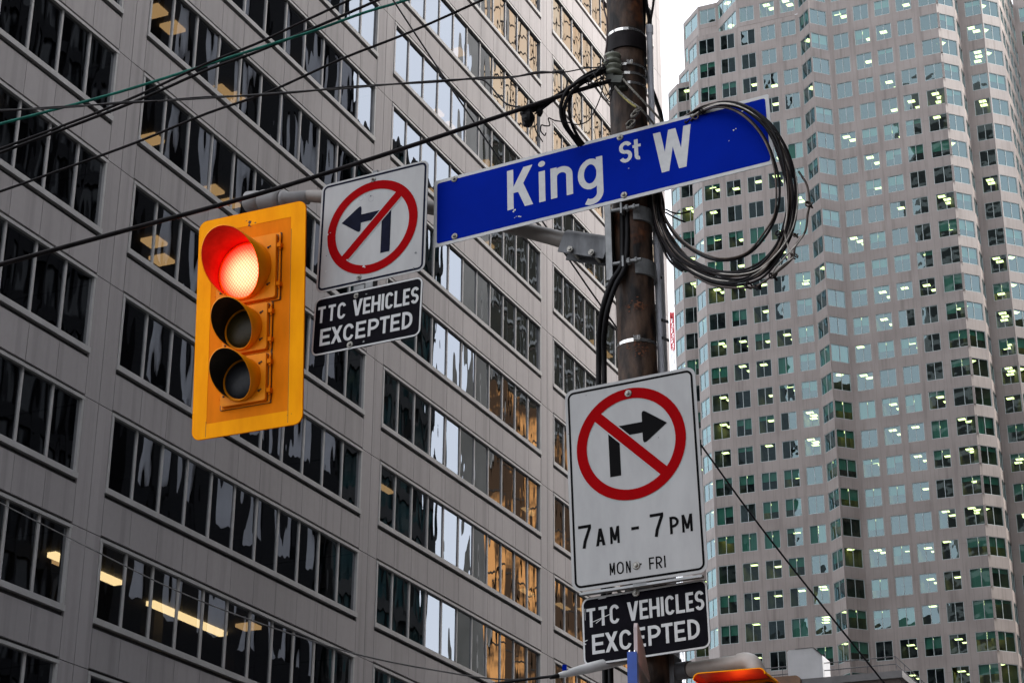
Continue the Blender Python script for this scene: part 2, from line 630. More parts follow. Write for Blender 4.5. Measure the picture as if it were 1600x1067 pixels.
M['olive'] = surf('olive_glass', (0.05, 0.045, 0.02), 0.3, var=0.5, scale=0.2, spec=0.2)
M['paleframe'] = surf('pale_curtain_frame', (0.5, 0.5, 0.47), 0.5)
facade_block('black_tower', 'black glass tower mirrored darkly at the left end of the grey facade', 40, 93, 8.4, 40, 120, [M['blk'], M['blkglass']], mod=1.6, pier=0.35, spand=1.0)
facade_block('striped_tower', 'tower of black columns and pale grey panels mirrored in the second window bay', 97, 124.6, 8.4, 40, 98, [M['blk'], M['greypan']], storey=8.0, mod=4.6, pier=2.4, spand=2.2)
facade_block('teal_office_block', 'dark teal glass block mirrored beside the strip of sky', 126, 143.4, 8.4, 30, 84, [M['greystone'], M['tealglass']], mod=3.0, pier=0.35, spand=1.1)
e = empty('gold_tower', G(8.4, 154.0, 0), 'gold glass sawtooth tower with beige end wall mirrored in the far windows', 'building', rot=(0, 0, GROT))
GL, GH, GP = 50.4, 150.0, 3.6
saw = [(0.0, -1.3)]
for i in range(int(GL / GP)):
    saw += [(i * GP + 3.0, 0.2), (i * GP + GP, -1.3)]
def saw_wall(z0, z1, name, mat):
    w_ = MB()
    for (xa, ya), (xb, yb_) in zip(saw, saw[1:]):
        w_.quad((xa, ya, z0), (xb, yb_, z0), (xb, yb_, z1), (xa, ya, z1))
    w_.build(name, mat, e)
saw_wall(99, GH, 'upper_glazing', M['gold'])
saw_wall(70, 98.99, 'middle_glazing', M['olive'])
saw_wall(0, 69.99, 'lower_glazing', M['brownglass'])
w_ = MB()
z_ = 0.0
while z_ < GH:
    for (xa, ya), (xb, yb_) in zip(saw, saw[1:]):
        w_.beam((xa, ya, z_), (xb, yb_, z_), 0.10, 0.16)
    z_ += 2.1 if z_ > 99 else 3.7
for (xa, ya), (xb, yb_) in zip(saw[0::2], saw[1::2]):
    w_.beam(((xa + xb) / 2, (ya + yb_) / 2, 0), ((xa + xb) / 2, (ya + yb_) / 2, GH), 0.12)
    w_.beam((xa, ya, 0), (xa, ya, GH), 0.22)
w_.build('joint_grid', M['goldjoint'], e)
w_ = MB()
for i in range(8):
    for (xa, ya), (xb, yb_) in zip(saw[0::2], saw[1::2]):
        w_.beam((xa, ya + 0.05, 70.8 + i * 3.7), (xb, yb_ + 0.05, 70.8 + i * 3.7), 0.3, 0.34)
for (xa, ya), (xb, yb_) in zip(saw[0::2], saw[1::2]):
    w_.beam((xa + 0.2, ya + 0.16, 70.2), (xa + 0.2, ya + 0.16, 98.8), 0.26)
    w_.beam(((xa + xb) / 2, (ya + yb_) / 2 + 0.06, 70.2), ((xa + xb) / 2, (ya + yb_) / 2 + 0.06, 98.8), 0.2)
w_.build('middle_frame', M['paleframe'], e)
w_ = MB()
w_.bx(-0.3, -0.02, -2.7, 0.1, 0, GH + 2)
w_.build('end_wall', M['beige'], e)
w_ = MB()
w_.bx(0.0, GL, -2.68, -1.5, 0, GH)
w_.build('back_wall', M['goldjoint'], e)
facade_block('brown_block', 'dark brown stone block mirrored in the angled right bays of the pink tower', 205.5, 236, 8.4, 24, 118, [M['goldjoint'], M['olive']], mod=3, pier=0.6, spand=1.4)
facade_block('shade_slab', 'unseen dark slab added behind the camera to shade the signs', -70, 30, 22, 50, 90, [M['blk'], M['blkglass']], mod=3, pier=0.4, spand=1.2)  # out of view, added to block light on the signs
facade_block('far_slab', 'tall dark slab mirrored in the left windows of the pink tower', 60, 100, -160, -107, 240, [M['greystone'], M['blkglass']], mod=3, pier=0.5, spand=1.4)
facade_block('low_block', 'lower stone block beside the grey offices mirrored in the lowest rows of the pink tower', 60, 91, -106, -73, 96, [M['greystone'], M['blkglass']], mod=3, pier=0.6, spand=1.4)

# ------------------------------------------------------------------ pink granite tower
TY = R(24.10)
T1v = Vector((math.sin(TY), math.cos(TY), 0))
T2v = Vector((math.cos(TY), -math.sin(TY), 0))
TS = 227.31
TH = 3.9
tower = empty('granite_tower', (T1v * TS), 'tall pink granite office tower with zigzag bays and green glass windows', 'building', rot=(0, 0, -TY))
def wtop(r):                                           # window-top height of row r, r counts downwards
    return 147.17 + CAMZ - r * TH
TWH = 2.42
def T(a, b):
    return Vector((a, b, 0))
q7 = 2.121
faces = []      # (start, end, [(offset, width, panes)], first row, last row)
RB = 27
def face(p, q, wins, r0, r1, glassy=None):
    faces.append((Vector((*p, 0)), Vector((*q, 0)), wins, r0, r1))
A_L2 = -72.85
# left wing
F1b = 5.1
A_F1 = -77.8
face((A_F1 - q7, F1b + q7), (A_F1, F1b), [(0.22, 2.56, 2)], 1, RB)
face((A_F1, F1b), (-74.97, F1b), [], 2, RB)
faces[-1] = (Vector((A_F1, F1b, 0)), Vector((A_F1 + 3.0, F1b, 0)), [(0.12, 2.5, 2)], 1, RB)
face((A_F1 - q7, F1b + 16), (A_F1 - q7, F1b + q7), [], 1, RB)
# main lower profile
face((A_L2 - q7, q7 + 3.0), (A_L2 - q7, q7), [], 0, RB)
face((A_L2 - q7, q7), (A_L2, 0), [(0.22, 2.56, 2)], 0, RB)
x1 = -57.9
face((A_L2, 0), (x1, 0), [(0.25, 2.33, 2), (3.45, 2.12, 2), (6.48, 2.12, 2), (9.46, 2.12, 2), (12.44, 2.12, 2)], 0, RB)
face((x1, 0), (x1 + q7, -q7), [(0.25, 2.62, 2)], -2, RB)
x2 = x1 + 2 * q7
face((x1 + q7, -q7), (x2, 0), [(0.15, 2.62, 2)], -2, RB)
x3 = -38.6
face((x2, 0), (x3, 0), [(-53.05 - x2, 2.12, 2), (-50.07 - x2, 2.12, 2), (-47.09 - x2, 2.12, 2), (-44.11 - x2, 2.12, 2), (-40.98 - x2, 2.68, 2)], -2, RB)
face((x3, 0), (x3 + q7, q7), [(0.1, 2.66, 2)], -2, RB)
x4 = x3 + q7
face((x4, q7), (x4, q7 + 3.0), [(0.3, 2.4, 2)], -2, RB)
x5 = x4 + 3.1
face((x4, q7 + 3.0), (x5, q7 + 3.0), [(0.85, 2.15, 2)], -2, RB)
face((x5, q7 + 3.0), (x5 + q7, 2 * q7 + 3.0), [(0.12, 2.66, 2)], -2, RB)
x6 = x5 + q7
yb = 2 * q7 + 3.0
face((x6, yb), (x6, yb + 15.0), [(0.4 + 2.92 * i, 2.3, 2) for i in range(5)], -2, RB)
face((x6, yb + 15.0), (x6 + 24, yb + 15.0), [(0.7 + 3.0 * i, 2.2, 2) for i in range(7)], -6, RB)
# upper, set-back profile above row 0
xu = -66.75
face((xu, 0), (x1, 0), [(0.38, 2.12, 2), (3.36, 2.12, 2), (6.34, 2.12, 2)], -2, 0)
face((xu - 2 * q7, 2 * q7), (xu, 0), [(0.3, 5.4, 4)], -2, 0)
xv = xu - 2 * q7
face((xv - 2.9, 2 * q7), (xv, 2 * q7), [(0.25, 2.4, 2)], -2, -1)
face((xv - 2.9, 2 * q7), (xv, 2 * q7), [], -1, 0)
xw = xv - 2.9
face((xw - 5.0, 2 * q7 + 5.0), (xw, 2 * q7), [(0.4, 6.2, 3)], 0, 1)
face((xw - 5.0, 2 * q7 + 14), (xw - 5.0, 2 * q7 + 5.0), [], 0, 1)
face((xw - 3.5, 2 * q7 + 3.5), (xw, 2 * q7), [(0.4, 4.2, 2)], -2, 0)
face((xw - 3.5, 2 * q7 + 12), (xw - 3.5, 2 * q7 + 3.5), [], -2, 0)

wall = MB()
def wq(P, Q, z0, z1, n, d=0.0, u0=0.0):
    a, b = P + n * d, Q + n * d
    L = (Q - P).length
    wall.quad((a.x, a.y, z0), (b.x, b.y, z0), (b.x, b.y, z1), (a.x, a.y, z1), uv=[(u0, z0), (u0 + L, z0), (u0 + L, z1), (u0, z1)])
wins = []
for p, q, ws, r0, r1 in faces:
    d = (q - p).normalized()
    n = Vector((d.y, -d.x, 0))           # outward
    L = (q - p).length
    shape = (0.30, 0.30, 4.8)            # how far a room narrows towards a convex corner, and how deep it is
    if abs(d.x) < 0.9:
        shape = (0.42, 0.42, 2.6)
    if abs(p.x - x1) < 0.01 and abs(d.y) > 0.1:
        shape = (0.0, 1.0, 1.6)
    if abs(q.x - x2) < 0.01 and abs(d.y) > 0.1:
        shape = (1.0, 0.0, 1.6)
    ztop = wtop(r0) + 0.75
    zbot = wtop(r1 - 1) - TWH - 0.7
    if not ws:
        wq(p, q, zbot, ztop, n)
        continue
    for r in range(r0, r1):
        zt = wtop(r)
        z1 = ztop if r == r0 else wtop(r - 1) - TWH
        wq(p, q, zt, z1, n)
        u = 0.0
        for (o, w, np_) in ws:
            wq(p + d * u, p + d * o, zt - TWH, zt, n, 0, u)
            u = o + w
            # reveals
            a, b = p + d * o, p + d * (o + w)
            ai, bi = a - n * 0.12, b - n * 0.12
            wall.quad((a.x, a.y, zt - TWH), (ai.x, ai.y, zt - TWH), (ai.x, ai.y, zt), (a.x, a.y, zt))
            wall.quad((bi.x, bi.y, zt - TWH), (b.x, b.y, zt - TWH), (b.x, b.y, zt), (bi.x, bi.y, zt))
            wall.quad((a.x, a.y, zt - TWH), (b.x, b.y, zt - TWH), (bi.x, bi.y, zt - TWH), (ai.x, ai.y, zt - TWH))
            wall.quad((ai.x, ai.y, zt), (bi.x, bi.y, zt), (b.x, b.y, zt), (a.x, a.y, zt))
            deep = 9.0 if (L > 10 and 3 < o < L - 5) else shape[2]
            wins.append((a, d, n, w, np_, r, zt, (o < 0.5 and shape[0], L - o - w < 0.5 and shape[1], deep)))
        wq(p + d * u, q, zt - TWH, zt, n, 0, u)
    wq(p, q, zbot, wtop(r1 - 1) - TWH, n)
# roofs of the set-backs
def roof(pts, z):
    wall.add([(x, y, z) for x, y in pts], [tuple(range(len(pts)))])
roof([(A_F1 - q7, F1b + q7), (A_F1, F1b), (A_L2 - q7 + 0.5, F1b), (A_L2 - q7 + 0.5, F1b + 16), (A_F1 - q7, F1b + 16)], wtop(1) + 0.75)
roof([(A_L2 - q7, q7), (A_L2, 0), (xu, 0.0), (xu - 2 * q7, 2 * q7), (A_L2 - q7, 2 * q7)], wtop(0) + 0.752)
roof([(xw - 5.0, 2 * q7 + 5.0), (xw, 2 * q7), (xw, 2 * q7 + 14), (xw - 5.0, 2 * q7 + 14)], wtop(0) + 0.75)
wall.build('wall', M['granite'], tower)
core = MB()
core.bx(A_L2 + 0.5, x6 + 20, 30, 60, 0, wtop(-2))
core.bx(A_F1 + 0.4, x6 + 20, 31, 58, 0, wtop(2))
core.build('core', M['granite'], tower)

# rows 0..25, one look per window
row_mood = {}
def mood(r):
    if r not in row_mood:
        row_mood[r] = rnd.random()
    return row_mood[r]
def win_geo(fr, pn, bl, rm, W):
    """adds one window to four builders (frame, pane, blind, room); origin at the lower left of the opening"""
    a, d, n, w, np_, r, zt, shp = W
    z0 = zt - TWH
    back = -n
    def P(u, dep, z):
        v = a + d * u + back * dep
        return Vector((v.x, v.y, z))
    t = 0.07
    def bar(u0, u1, za, zb, d0=0.03, d1=0.13):
        c = (P(u0, d0, za) + P(u1, d1, zb)) / 2
        fr.box(c, d * (u1 - u0) / 2, back * (d1 - d0) / 2, UZ * (zb - za) / 2)
    bar(0, w, z0, z0 + t)
    bar(0, w, zt - t, zt)
    bar(0, t, z0 + t, zt - t)
    bar(w - t, w, z0 + t, zt - t)
    for i in range(1, np_):
        u = w * i / np_
        bar(u - 0.035, u + 0.035, z0 + t, zt - t, 0.04, 0.12)
    for i in range(np_):
        ua, ub = w * i / np_ + 0.02, w * (i + 1) / np_ - 0.02
        e1, e2 = rnd.gauss(0, 0.003), rnd.gauss(0, 0.003)
        pn.quad(P(ua, 0.09 - e1 - e2, z0 + 0.02), P(ub, 0.09 + e1 - e2, z0 + 0.02), P(ub, 0.09 + e1 + e2, zt - 0.02), P(ua, 0.09 - e1 + e2, zt - 0.02))
    lit = rnd.random() < (0.35 + 0.55 * (r / 25.0))
    drop = 0.0
    x = rnd.random()
    if x < 0.30 + 0.25 * (r / 25.0):
        drop = rnd.choice([0.25, 0.4, 0.5, 0.55, 0.6, 0.95])
    if bl is not None and drop > 0:
        for i in range(np_):
            ua, ub = w * i / np_ + 0.04, w * (i + 1) / np_ - 0.04
            dd = drop if rnd.random() < 0.8 else drop * 0.6
            bl.quad(P(ua, 0.24, zt - TWH * dd), P(ub, 0.24, zt - TWH * dd), P(ub, 0.24, zt), P(ua, 0.24, zt))
    # the room: ceiling just above the head, back wall, side walls
    dp = shp[2]
    zc = zt + 0.12
    za = z0 - 0.4
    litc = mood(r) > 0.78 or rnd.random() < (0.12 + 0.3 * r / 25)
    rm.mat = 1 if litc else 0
    o0, o1 = (0.0 if shp[0] else -0.25), (w if shp[1] else w + 0.25)
    b0, b1 = o0 + (shp[0] or 0) * dp, o1 - (shp[1] or 0) * dp
    f0, f1 = o0 + (shp[0] or 0) * 0.2, o1 - (shp[1] or 0) * 0.2
    rm.quad(P(f0, 0.2, zc), P(b0, dp, zc), P(b1, dp, zc), P(f1, 0.2, zc))
    rm.quad(P(b0, dp, za), P(b1, dp, za), P(b1, dp, zc), P(b0, dp, zc))
    rm.quad(P(f0, 0.2, za), P(b0, dp, za), P(b0, dp, zc), P(f0, 0.2, zc))
    rm.quad(P(b1, dp, za), P(f1, 0.2, za), P(f1, 0.2, zc), P(b1, dp, zc))
    rm.quad(P(f0, 0.2, za), P(f1, 0.2, za), P(b1, dp, za), P(b0, dp, za))
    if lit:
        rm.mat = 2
        nl = rnd.choice([1, 2, 2, 3, 3])
        ph = rnd.uniform(0.05, 0.7)
        d0 = rnd.uniform(0.5, 1.3 if dp < 6 else 3.6)
        for i in range(nl):
            dd = d0 + i * (1.15 if dp < 6 else 1.9) + rnd.uniform(-0.1, 0.1)
            lo = o0 + (shp[0] or 0) * (dd + 0.4) + 0.1
            hi = o1 - (shp[1] or 0) * (dd + 0.6) - 0.97
            uu = ph + i * rnd.choice([0.5, 0.6, 0.7])
            uu = min(hi, max(lo, uu))
            if dd + 0.8 < dp and hi > lo:
                rm.quad(P(uu, dd, zc - 0.02), P(uu + 0.92, dd, zc - 0.02), P(uu + 0.92, dd + 0.75, zc - 0.02), P(uu, dd + 0.75, zc - 0.02))
    rm.mat = 0
# the nearest hundred windows stand as parts of their own, the rest as one stuff part
def vis(W):
    a, d, n, w, np_, r, zt, shp = W
    c = tower.matrix_basis @ Vector((a.x + d.x * w / 2, a.y + d.y * w / 2, zt - TWH / 2))
    c = c - Vector((0, 0, CAMZ))
    dep = c.dot(FW)
    x = 800 + 2998.87 * c.dot(RT) / dep
    y = 533.5 - 2998.87 * c.dot(UP) / dep
    facing = max(0.0, (-(c.normalized())).dot(tower.matrix_basis.to_3x3() @ n))
    inside = 1108 < x < 1600 and -10 < y < 1066
    if 872 < x < 1108 and y > 575:
        inside = False
    hid = x < 1415 and y > 1040
    return (facing * w / c.length if inside and not hid else 0.0), x, y
scored = sorted(wins, key=lambda W: -(vis(W)[0]))
near, rest = scored[:96], scored[96:]
for W in near:
    fr, pn, bl, rm = MB(), MB(), MB(), MB()
    win_geo(fr, pn, bl, rm, W)
    o = fr.build('window', M['tower_frame'], tower)
    org = Vector((W[0].x, W[0].y, W[6] - TWH))
    o.location = org
    for v in o.data.vertices:
        v.co -= org
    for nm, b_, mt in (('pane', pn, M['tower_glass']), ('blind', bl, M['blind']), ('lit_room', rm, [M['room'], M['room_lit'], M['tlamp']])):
        if b_.v:
            b_.v = [p - org for p in b_.v]
            b_.build(nm, mt, o)
fr, pn, bl, rm = MB(), MB(), MB(), MB()
for W in rest:
    win_geo(fr, pn, bl, rm, W)
allm = MB()
for b_, off in ((fr, [0]), (pn, [1]), (bl, [2]), (rm, [3, 4, 5])):
    base = len(allm.v)
    allm.v += b_.v
    for f, m_ in zip(b_.f, b_.m):
        allm.f.append([base + i for i in f])
        allm.m.append(off[m_])
        allm.sm.append(False)
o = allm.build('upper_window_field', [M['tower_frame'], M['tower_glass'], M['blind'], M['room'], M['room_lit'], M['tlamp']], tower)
o['kind'] = 'stuff'

# ------------------------------------------------------------------ lettering drawn as strokes
def arc(cx, cy, rx, ry, a0, a1, n=14):
    return [(cx + rx * math.cos(R(a0 + (a1 - a0) * i / n)), cy + ry * math.sin(R(a0 + (a1 - a0) * i / n))) for i in range(n + 1)]
def rib(pts, t):
    """flat ribbon along pts, as one polygon strip (list of quads)"""
    P = [Vector((p[0], p[1])) for p in pts]
    out = []
    L, Rr = [], []
    for i, p in enumerate(P):
        a = P[max(0, i - 1)]
        b = P[min(len(P) - 1, i + 1)]
        if i == 0: a = p
        if i == len(P) - 1: b = p
        d0 = (p - a).normalized() if i > 0 else (b - p).normalized()
        d1 = (b - p).normalized() if i < len(P) - 1 else d0
        n0, n1 = Vector((-d0.y, d0.x)), Vector((-d1.y, d1.x))
        n = (n0 + n1).normalized()
        k = 1 / max(0.5, n.dot(n0))
        L.append(p + n * t / 2 * k)
        Rr.append(p - n * t / 2 * k)
    for i in range(len(P) - 1):
        out.append([Rr[i], Rr[i + 1], L[i + 1], L[i]])
    return out
def rect(x0, y0, x1, y1):
    return [(x0, y0), (x1, y0), (x1, y1), (x0, y1)]
def para(x0, y0, x1, y1, hw):
    return [(x0 - hw, y0), (x0 + hw, y0), (x1 + hw, y1), (x1 - hw, y1)]
def glyph(ch, w, t):
    """polygons of a letter in a box w wide and 1 high with stroke t"""
    h = t / 2
    g = []
    if ch == 'T': g = [rect(0, 1 - t, w, 1), rect(w / 2 - h, 0, w / 2 + h, 1 - t)]
    elif ch == 'E': g = [rect(0, 0, t, 1), rect(t, 1 - t, w, 1), rect(t, 0, w, t), rect(t, 0.5 - h, w * 0.9, 0.5 + h)]
    elif ch == 'F': g = [rect(0, 0, t, 1), rect(t, 1 - t, w, 1), rect(t, 0.5 - h, w * 0.9, 0.5 + h)]
    elif ch == 'L': g = [rect(0, 0, t, 1), rect(t, 0, w, t)]
    elif ch == 'H': g = [rect(0, 0, t, 1), rect(w - t, 0, w, 1), rect(t, 0.5 - h, w - t, 0.5 + h)]
    elif ch == 'I': g = [rect(0, 0, w, 1)]
    elif ch == '-': g = [rect(0, 0, w, 1)]
    elif ch in 'CO':
        r = w / 2 - h
        ry = min(r * 1.25, 0.5 - h)
        if ch == 'C':
            p = arc(w / 2, 1 - h - ry, r, ry, 18, 180) + arc(w / 2, h + ry, r, ry, 180, 342)
        else:
            p = arc(w / 2, 1 - h - ry, r, ry, 0, 180) + arc(w / 2, h + ry, r, ry, 180, 360)
            p = p + [p[0], p[1]]
        g = rib(p, t)
    elif ch == 'D':
        r = min(w - t, 0.5 - h)
        rx = (w - t) * 0.85
        p = [(t * 0.9, 1 - h), (w - h - rx, 1 - h)] + arc(w - h - rx, 1 - h - r * 0.8, rx, r * 0.8, 90, 0)[1:] + arc(w - h - rx, h + r * 0.8, rx, r * 0.8, 0, -90) + [(t * 0.9, h)]
        g = [rect(0, 0, t, 1)] + rib(p, t)
    elif ch in 'PR':
        m = 0.44
        ry = (1 - h - m) / 2
        rx = min((w - t) * 0.75, ry * 1.2)
        p = [(t * 0.9, 1 - h), (w - h - rx, 1 - h)] + arc(w - h - rx, m + ry, rx, ry, 90, -90)[1:] + [(t * 0.9, m)]
        g = [rect(0, 0, t, 1)] + rib(p, t)
        if ch == 'R': g.append(para(w - t * 0.62, 0, w * 0.5, m - h, t * 0.58))
    elif ch == 'S':
        ry = (1 - t) / 4
        rx = w / 2 - h
        p = arc(w / 2, 1 - h - ry, rx, ry, 20, 270, 22) + arc(w / 2, h + ry, rx, ry, 90, -160, 22)[1:]
        g = rib(p, t)
    elif ch == 'V': g = [para(w / 2, 0, t * 0.58, 1, t * 0.58), para(w / 2, 0, w - t * 0.58, 1, t * 0.58)]
    elif ch == 'A': g = [para(t * 0.58, 0, w / 2, 1, t * 0.58), para(w - t * 0.58, 0, w / 2, 1, t * 0.58), rect(w * 0.24, 0.22, w * 0.76, 0.22 + t * 0.9)]
    elif ch == 'X': g = [para(t * 0.62, 0, w - t * 0.62, 1, t * 0.62), para(w - t * 0.62, 0, t * 0.62, 1, t * 0.62)]
    elif ch == 'M': g = [rect(0, 0, t, 1), rect(w - t, 0, w, 1), para(w / 2, 0.18, t * 0.55, 1, t * 0.55), para(w / 2, 0.18, w - t * 0.55, 1, t * 0.55)]
    elif ch == 'N': g = [rect(0, 0, t, 1), rect(w - t, 0, w, 1), para(w - t * 0.6, 0, t * 0.6, 1, t * 0.58)]
    elif ch == 'W':
        k = t * 0.56
        x1, x2 = w * 0.275, w * 0.725
        g = [para(x1, 0, k, 1, k), para(x1, 0, w / 2, 1, k), para(x2, 0, w / 2, 1, k), para(x2, 0, w - k, 1, k)]
    elif ch == 'K': g = [rect(0, 0, t, 1), para(t * 1.15, 0.40, w - t * 0.75, 1, t * 0.72), para(w - t * 0.68, 0, t * 1.9, 0.60, t * 0.66)]
    elif ch == '7':
        g = [rect(0, 1 - t, w, 1)] + rib([(w - h * 0.9, 1 - t * 0.9), (w * 0.72, 0.62), (w * 0.5, 0.30), (w * 0.40, 0.0)], t * 1.05)
    elif ch == 'i':       # box: stem height 0.77 of the capital
        g = [rect(0, 0, w, 0.77), arc(w / 2, 0.955, w * 0.56, w * 0.50, 0, 360, 16)[:-1]]
    elif ch == 'n':
        r = (w - t) / 2
        p = [(h, 0.42)] + arc(w / 2, 0.76 - h - r * 0.95, r, r * 0.95, 165, 0) + [(w - h, 0)]
        g = [rect(0, 0, t, 0.77)] + rib(p, t)
    elif ch == 'g':
        r = (w - t) / 2
        cy = 0.385
        ry = 0.385 - h
        p = arc(w / 2, cy, r, ry, 0, 360, 24)
        p = p + [p[1]]
        hook = [(w - h, 0.77), (w - h, -0.10)] + arc(w / 2 + r * 0.05, -0.10, r * 0.95, 0.215, 0, -125, 12)[1:]
        g = rib(p, t * 0.95) + rib(hook, t)
    elif ch == 't':
        p = [(w * 0.42, 1.0), (w * 0.42, 0.22)] + arc(w * 0.42 + w * 0.34, 0.22, w * 0.34, 0.22 - h, 180, 280, 8)[1:]
        g = rib(p, t) + [rect(0, 0.62, w * 0.95, 0.62 + t * 0.8)]
    return g
def put(mb, ch, u0, u1, v0, v1, t, z):
    """t is the stroke in metres"""
    hh = v1 - v0
    for i, poly in enumerate(glyph(ch, (u1 - u0) / hh, t / hh)):
        mb.flat([(u0 + x * hh, v0 + y * hh) for x, y in poly], z + (i % 7) * 0.00006 + (0.00045 if (ch in 'gnDPR' and i == 0) else 0))

def rrect(w, h, r, n=6, cx=0, cy=0):
    out = []
    for sx, sy, a in ((1, 1, 0), (-1, 1, 90), (-1, -1, 180), (1, -1, 270)):
        out += arc(cx + sx * (w / 2 - r), cy + sy * (h / 2 - r), r, r, a, a + 90, n)
    return out
def circ(cx, cy, r, n=64):
    return arc(cx, cy, r, r, 0, 360, n)[:-1]

# ------------------------------------------------------------------ sign materials
M['white_sheet'] = surf('white_sheeting', (0.385, 0.375, 0.370), 0.6, scale=5, var=0.075, stretch=(1.6, 0.5, 1), bump=0.02, spec=0.05)
M['white_line'] = surf('white_marking', (0.49, 0.48, 0.475), 0.5, scale=30, var=0.06, spec=0.06)
M['black_sheet'] = surf('black_sheeting', (0.0040, 0.0034, 0.0056), 0.6, scale=20, var=0.3, spec=0.03)
M['navy'] = surf('navy_marking', (0.0055, 0.0065, 0.017), 0.6, scale=20, var=0.25, spec=0.03)
M['black_mark'] = surf('black_marking', (0.0042, 0.0038, 0.0042), 0.6, var=0.2, spec=0.03)
M['red'] = surf('red_marking', (0.27, 0.0015, 0.003), 0.42, scale=14, var=0.06, spec=0.01)
M['blue'] = surf('blue_sheeting', (0.0002, 0.0118, 0.235), 0.38, scale=3, var=0.07, spec=0.01)
M['sheet_metal'] = surf('bare_aluminium', (0.26, 0.26, 0.26), 0.45, metal=0.4, scale=8, var=0.15)
M['galv'] = surf('galvanised_steel', (0.17, 0.17, 0.17), 0.5, metal=0.3, scale=14, var=0.28, bump=0.05, bscale=30)
M['galv_dark'] = surf('weathered_steel', (0.095, 0.095, 0.10), 0.55, metal=0.3, scale=10, var=0.5, stretch=(1, 1, 0.25), bump=0.1)
M['bolt'] = surf('bolt_steel', (0.26, 0.245, 0.22), 0.4, metal=0.5, scale=90, var=0.4)
M['paintpipe'] = surf('grey_brown_pipe', (0.16, 0.138, 0.122), 0.42, scale=7, var=0.2, stretch=(1, 1, 1), bump=0.03)
M['beige_pipe'] = surf('beige_pipe', (0.34, 0.30, 0.27), 0.45, scale=9, var=0.12, bump=0.03)
M['castgrey'] = surf('cast_grey', (0.17, 0.16, 0.157), 0.5, scale=9, var=0.14, bump=0.04)
M['rubber'] = surf('black_rubber', (0.0065, 0.0055, 0.0062), 0.5, scale=20, var=0.5, spec=0.12)
M['rubber_dusty'] = surf('dusty_black_rubber', (0.0105, 0.0078, 0.0085), 0.6, scale=12, var=0.6, spec=0.12)
M['wire_grey'] = surf('grey_wire', (0.045, 0.042, 0.042), 0.5, scale=20, var=0.4, spec=0.12)
M['wire_bronze'] = surf('bronze_wire', (0.05, 0.034, 0.026), 0.40, metal=0.4, scale=16, var=0.6)
M['wire_steel'] = surf('bright_wire', (0.30, 0.27, 0.24), 0.4, metal=0.5, scale=14, var=0.5)
M['green_wire'] = surf('green_wire', (0.012, 0.12, 0.09), 0.5, scale=10, var=0.4, spec=0.12)
M['rope'] = surf('pale_rope', (0.17, 0.155, 0.13), 0.9, scale=120, var=0.5, bump=0.5, bscale=160)
M['pvc'] = surf('grey_conduit', (0.62, 0.62, 0.67), 0.5, scale=8, var=0.1)
M['porcelain'] = surf('grey_porcelain', (0.17, 0.175, 0.135), 0.3, scale=18, var=0.35)
M['band'] = surf('bright_steel_band', (0.75, 0.72, 0.68), 0.22, metal=0.95, scale=30, var=0.15)
M['yellow'] = surf('signal_yellow', (1.0, 0.34, 0.0005), 0.6, scale=5, var=0.10, stretch=(2.2, 0.6, 1), bump=0.02, bscale=24, spec=0.05)
M['yellow_deep'] = surf('signal_yellow_deep', (0.74, 0.185, 0.0008), 0.6, scale=6, var=0.08, stretch=(2, 0.5, 1), spec=0.05)
M['yellow_mid'] = surf('signal_yellow_mid', (0.82, 0.25, 0.001), 0.5, scale=6, var=0.08, spec=0.15)
M['grime_shade'] = surf('brown_grime_shade', (0.07, 0.025, 0.008), 0.7, scale=60, var=0.5)  # dirt colour, also the shade painted round the signal doors
M['visor_in'] = surf('flat_black_inside', (0.026, 0.021, 0.016), 0.8, scale=12, var=0.3, spec=0.1)
M['visor_in_glow'] = surf('red_lit_inside', (0.15, 0.02, 0.015), 0.75, scale=12, var=0.2, spec=0.1)  # glow of the red lens painted into the visor lining
M['lens_off'] = surf('dark_lens_amber', (0.026, 0.018, 0.004), 0.4, scale=60, spec=0.2, var=0.2, bump=0.08, bscale=160)
M['lens_off_g'] = surf('dark_lens_green', (0.016, 0.016, 0.018), 0.4, scale=60, spec=0.2, var=0.2, bump=0.08, bscale=160)

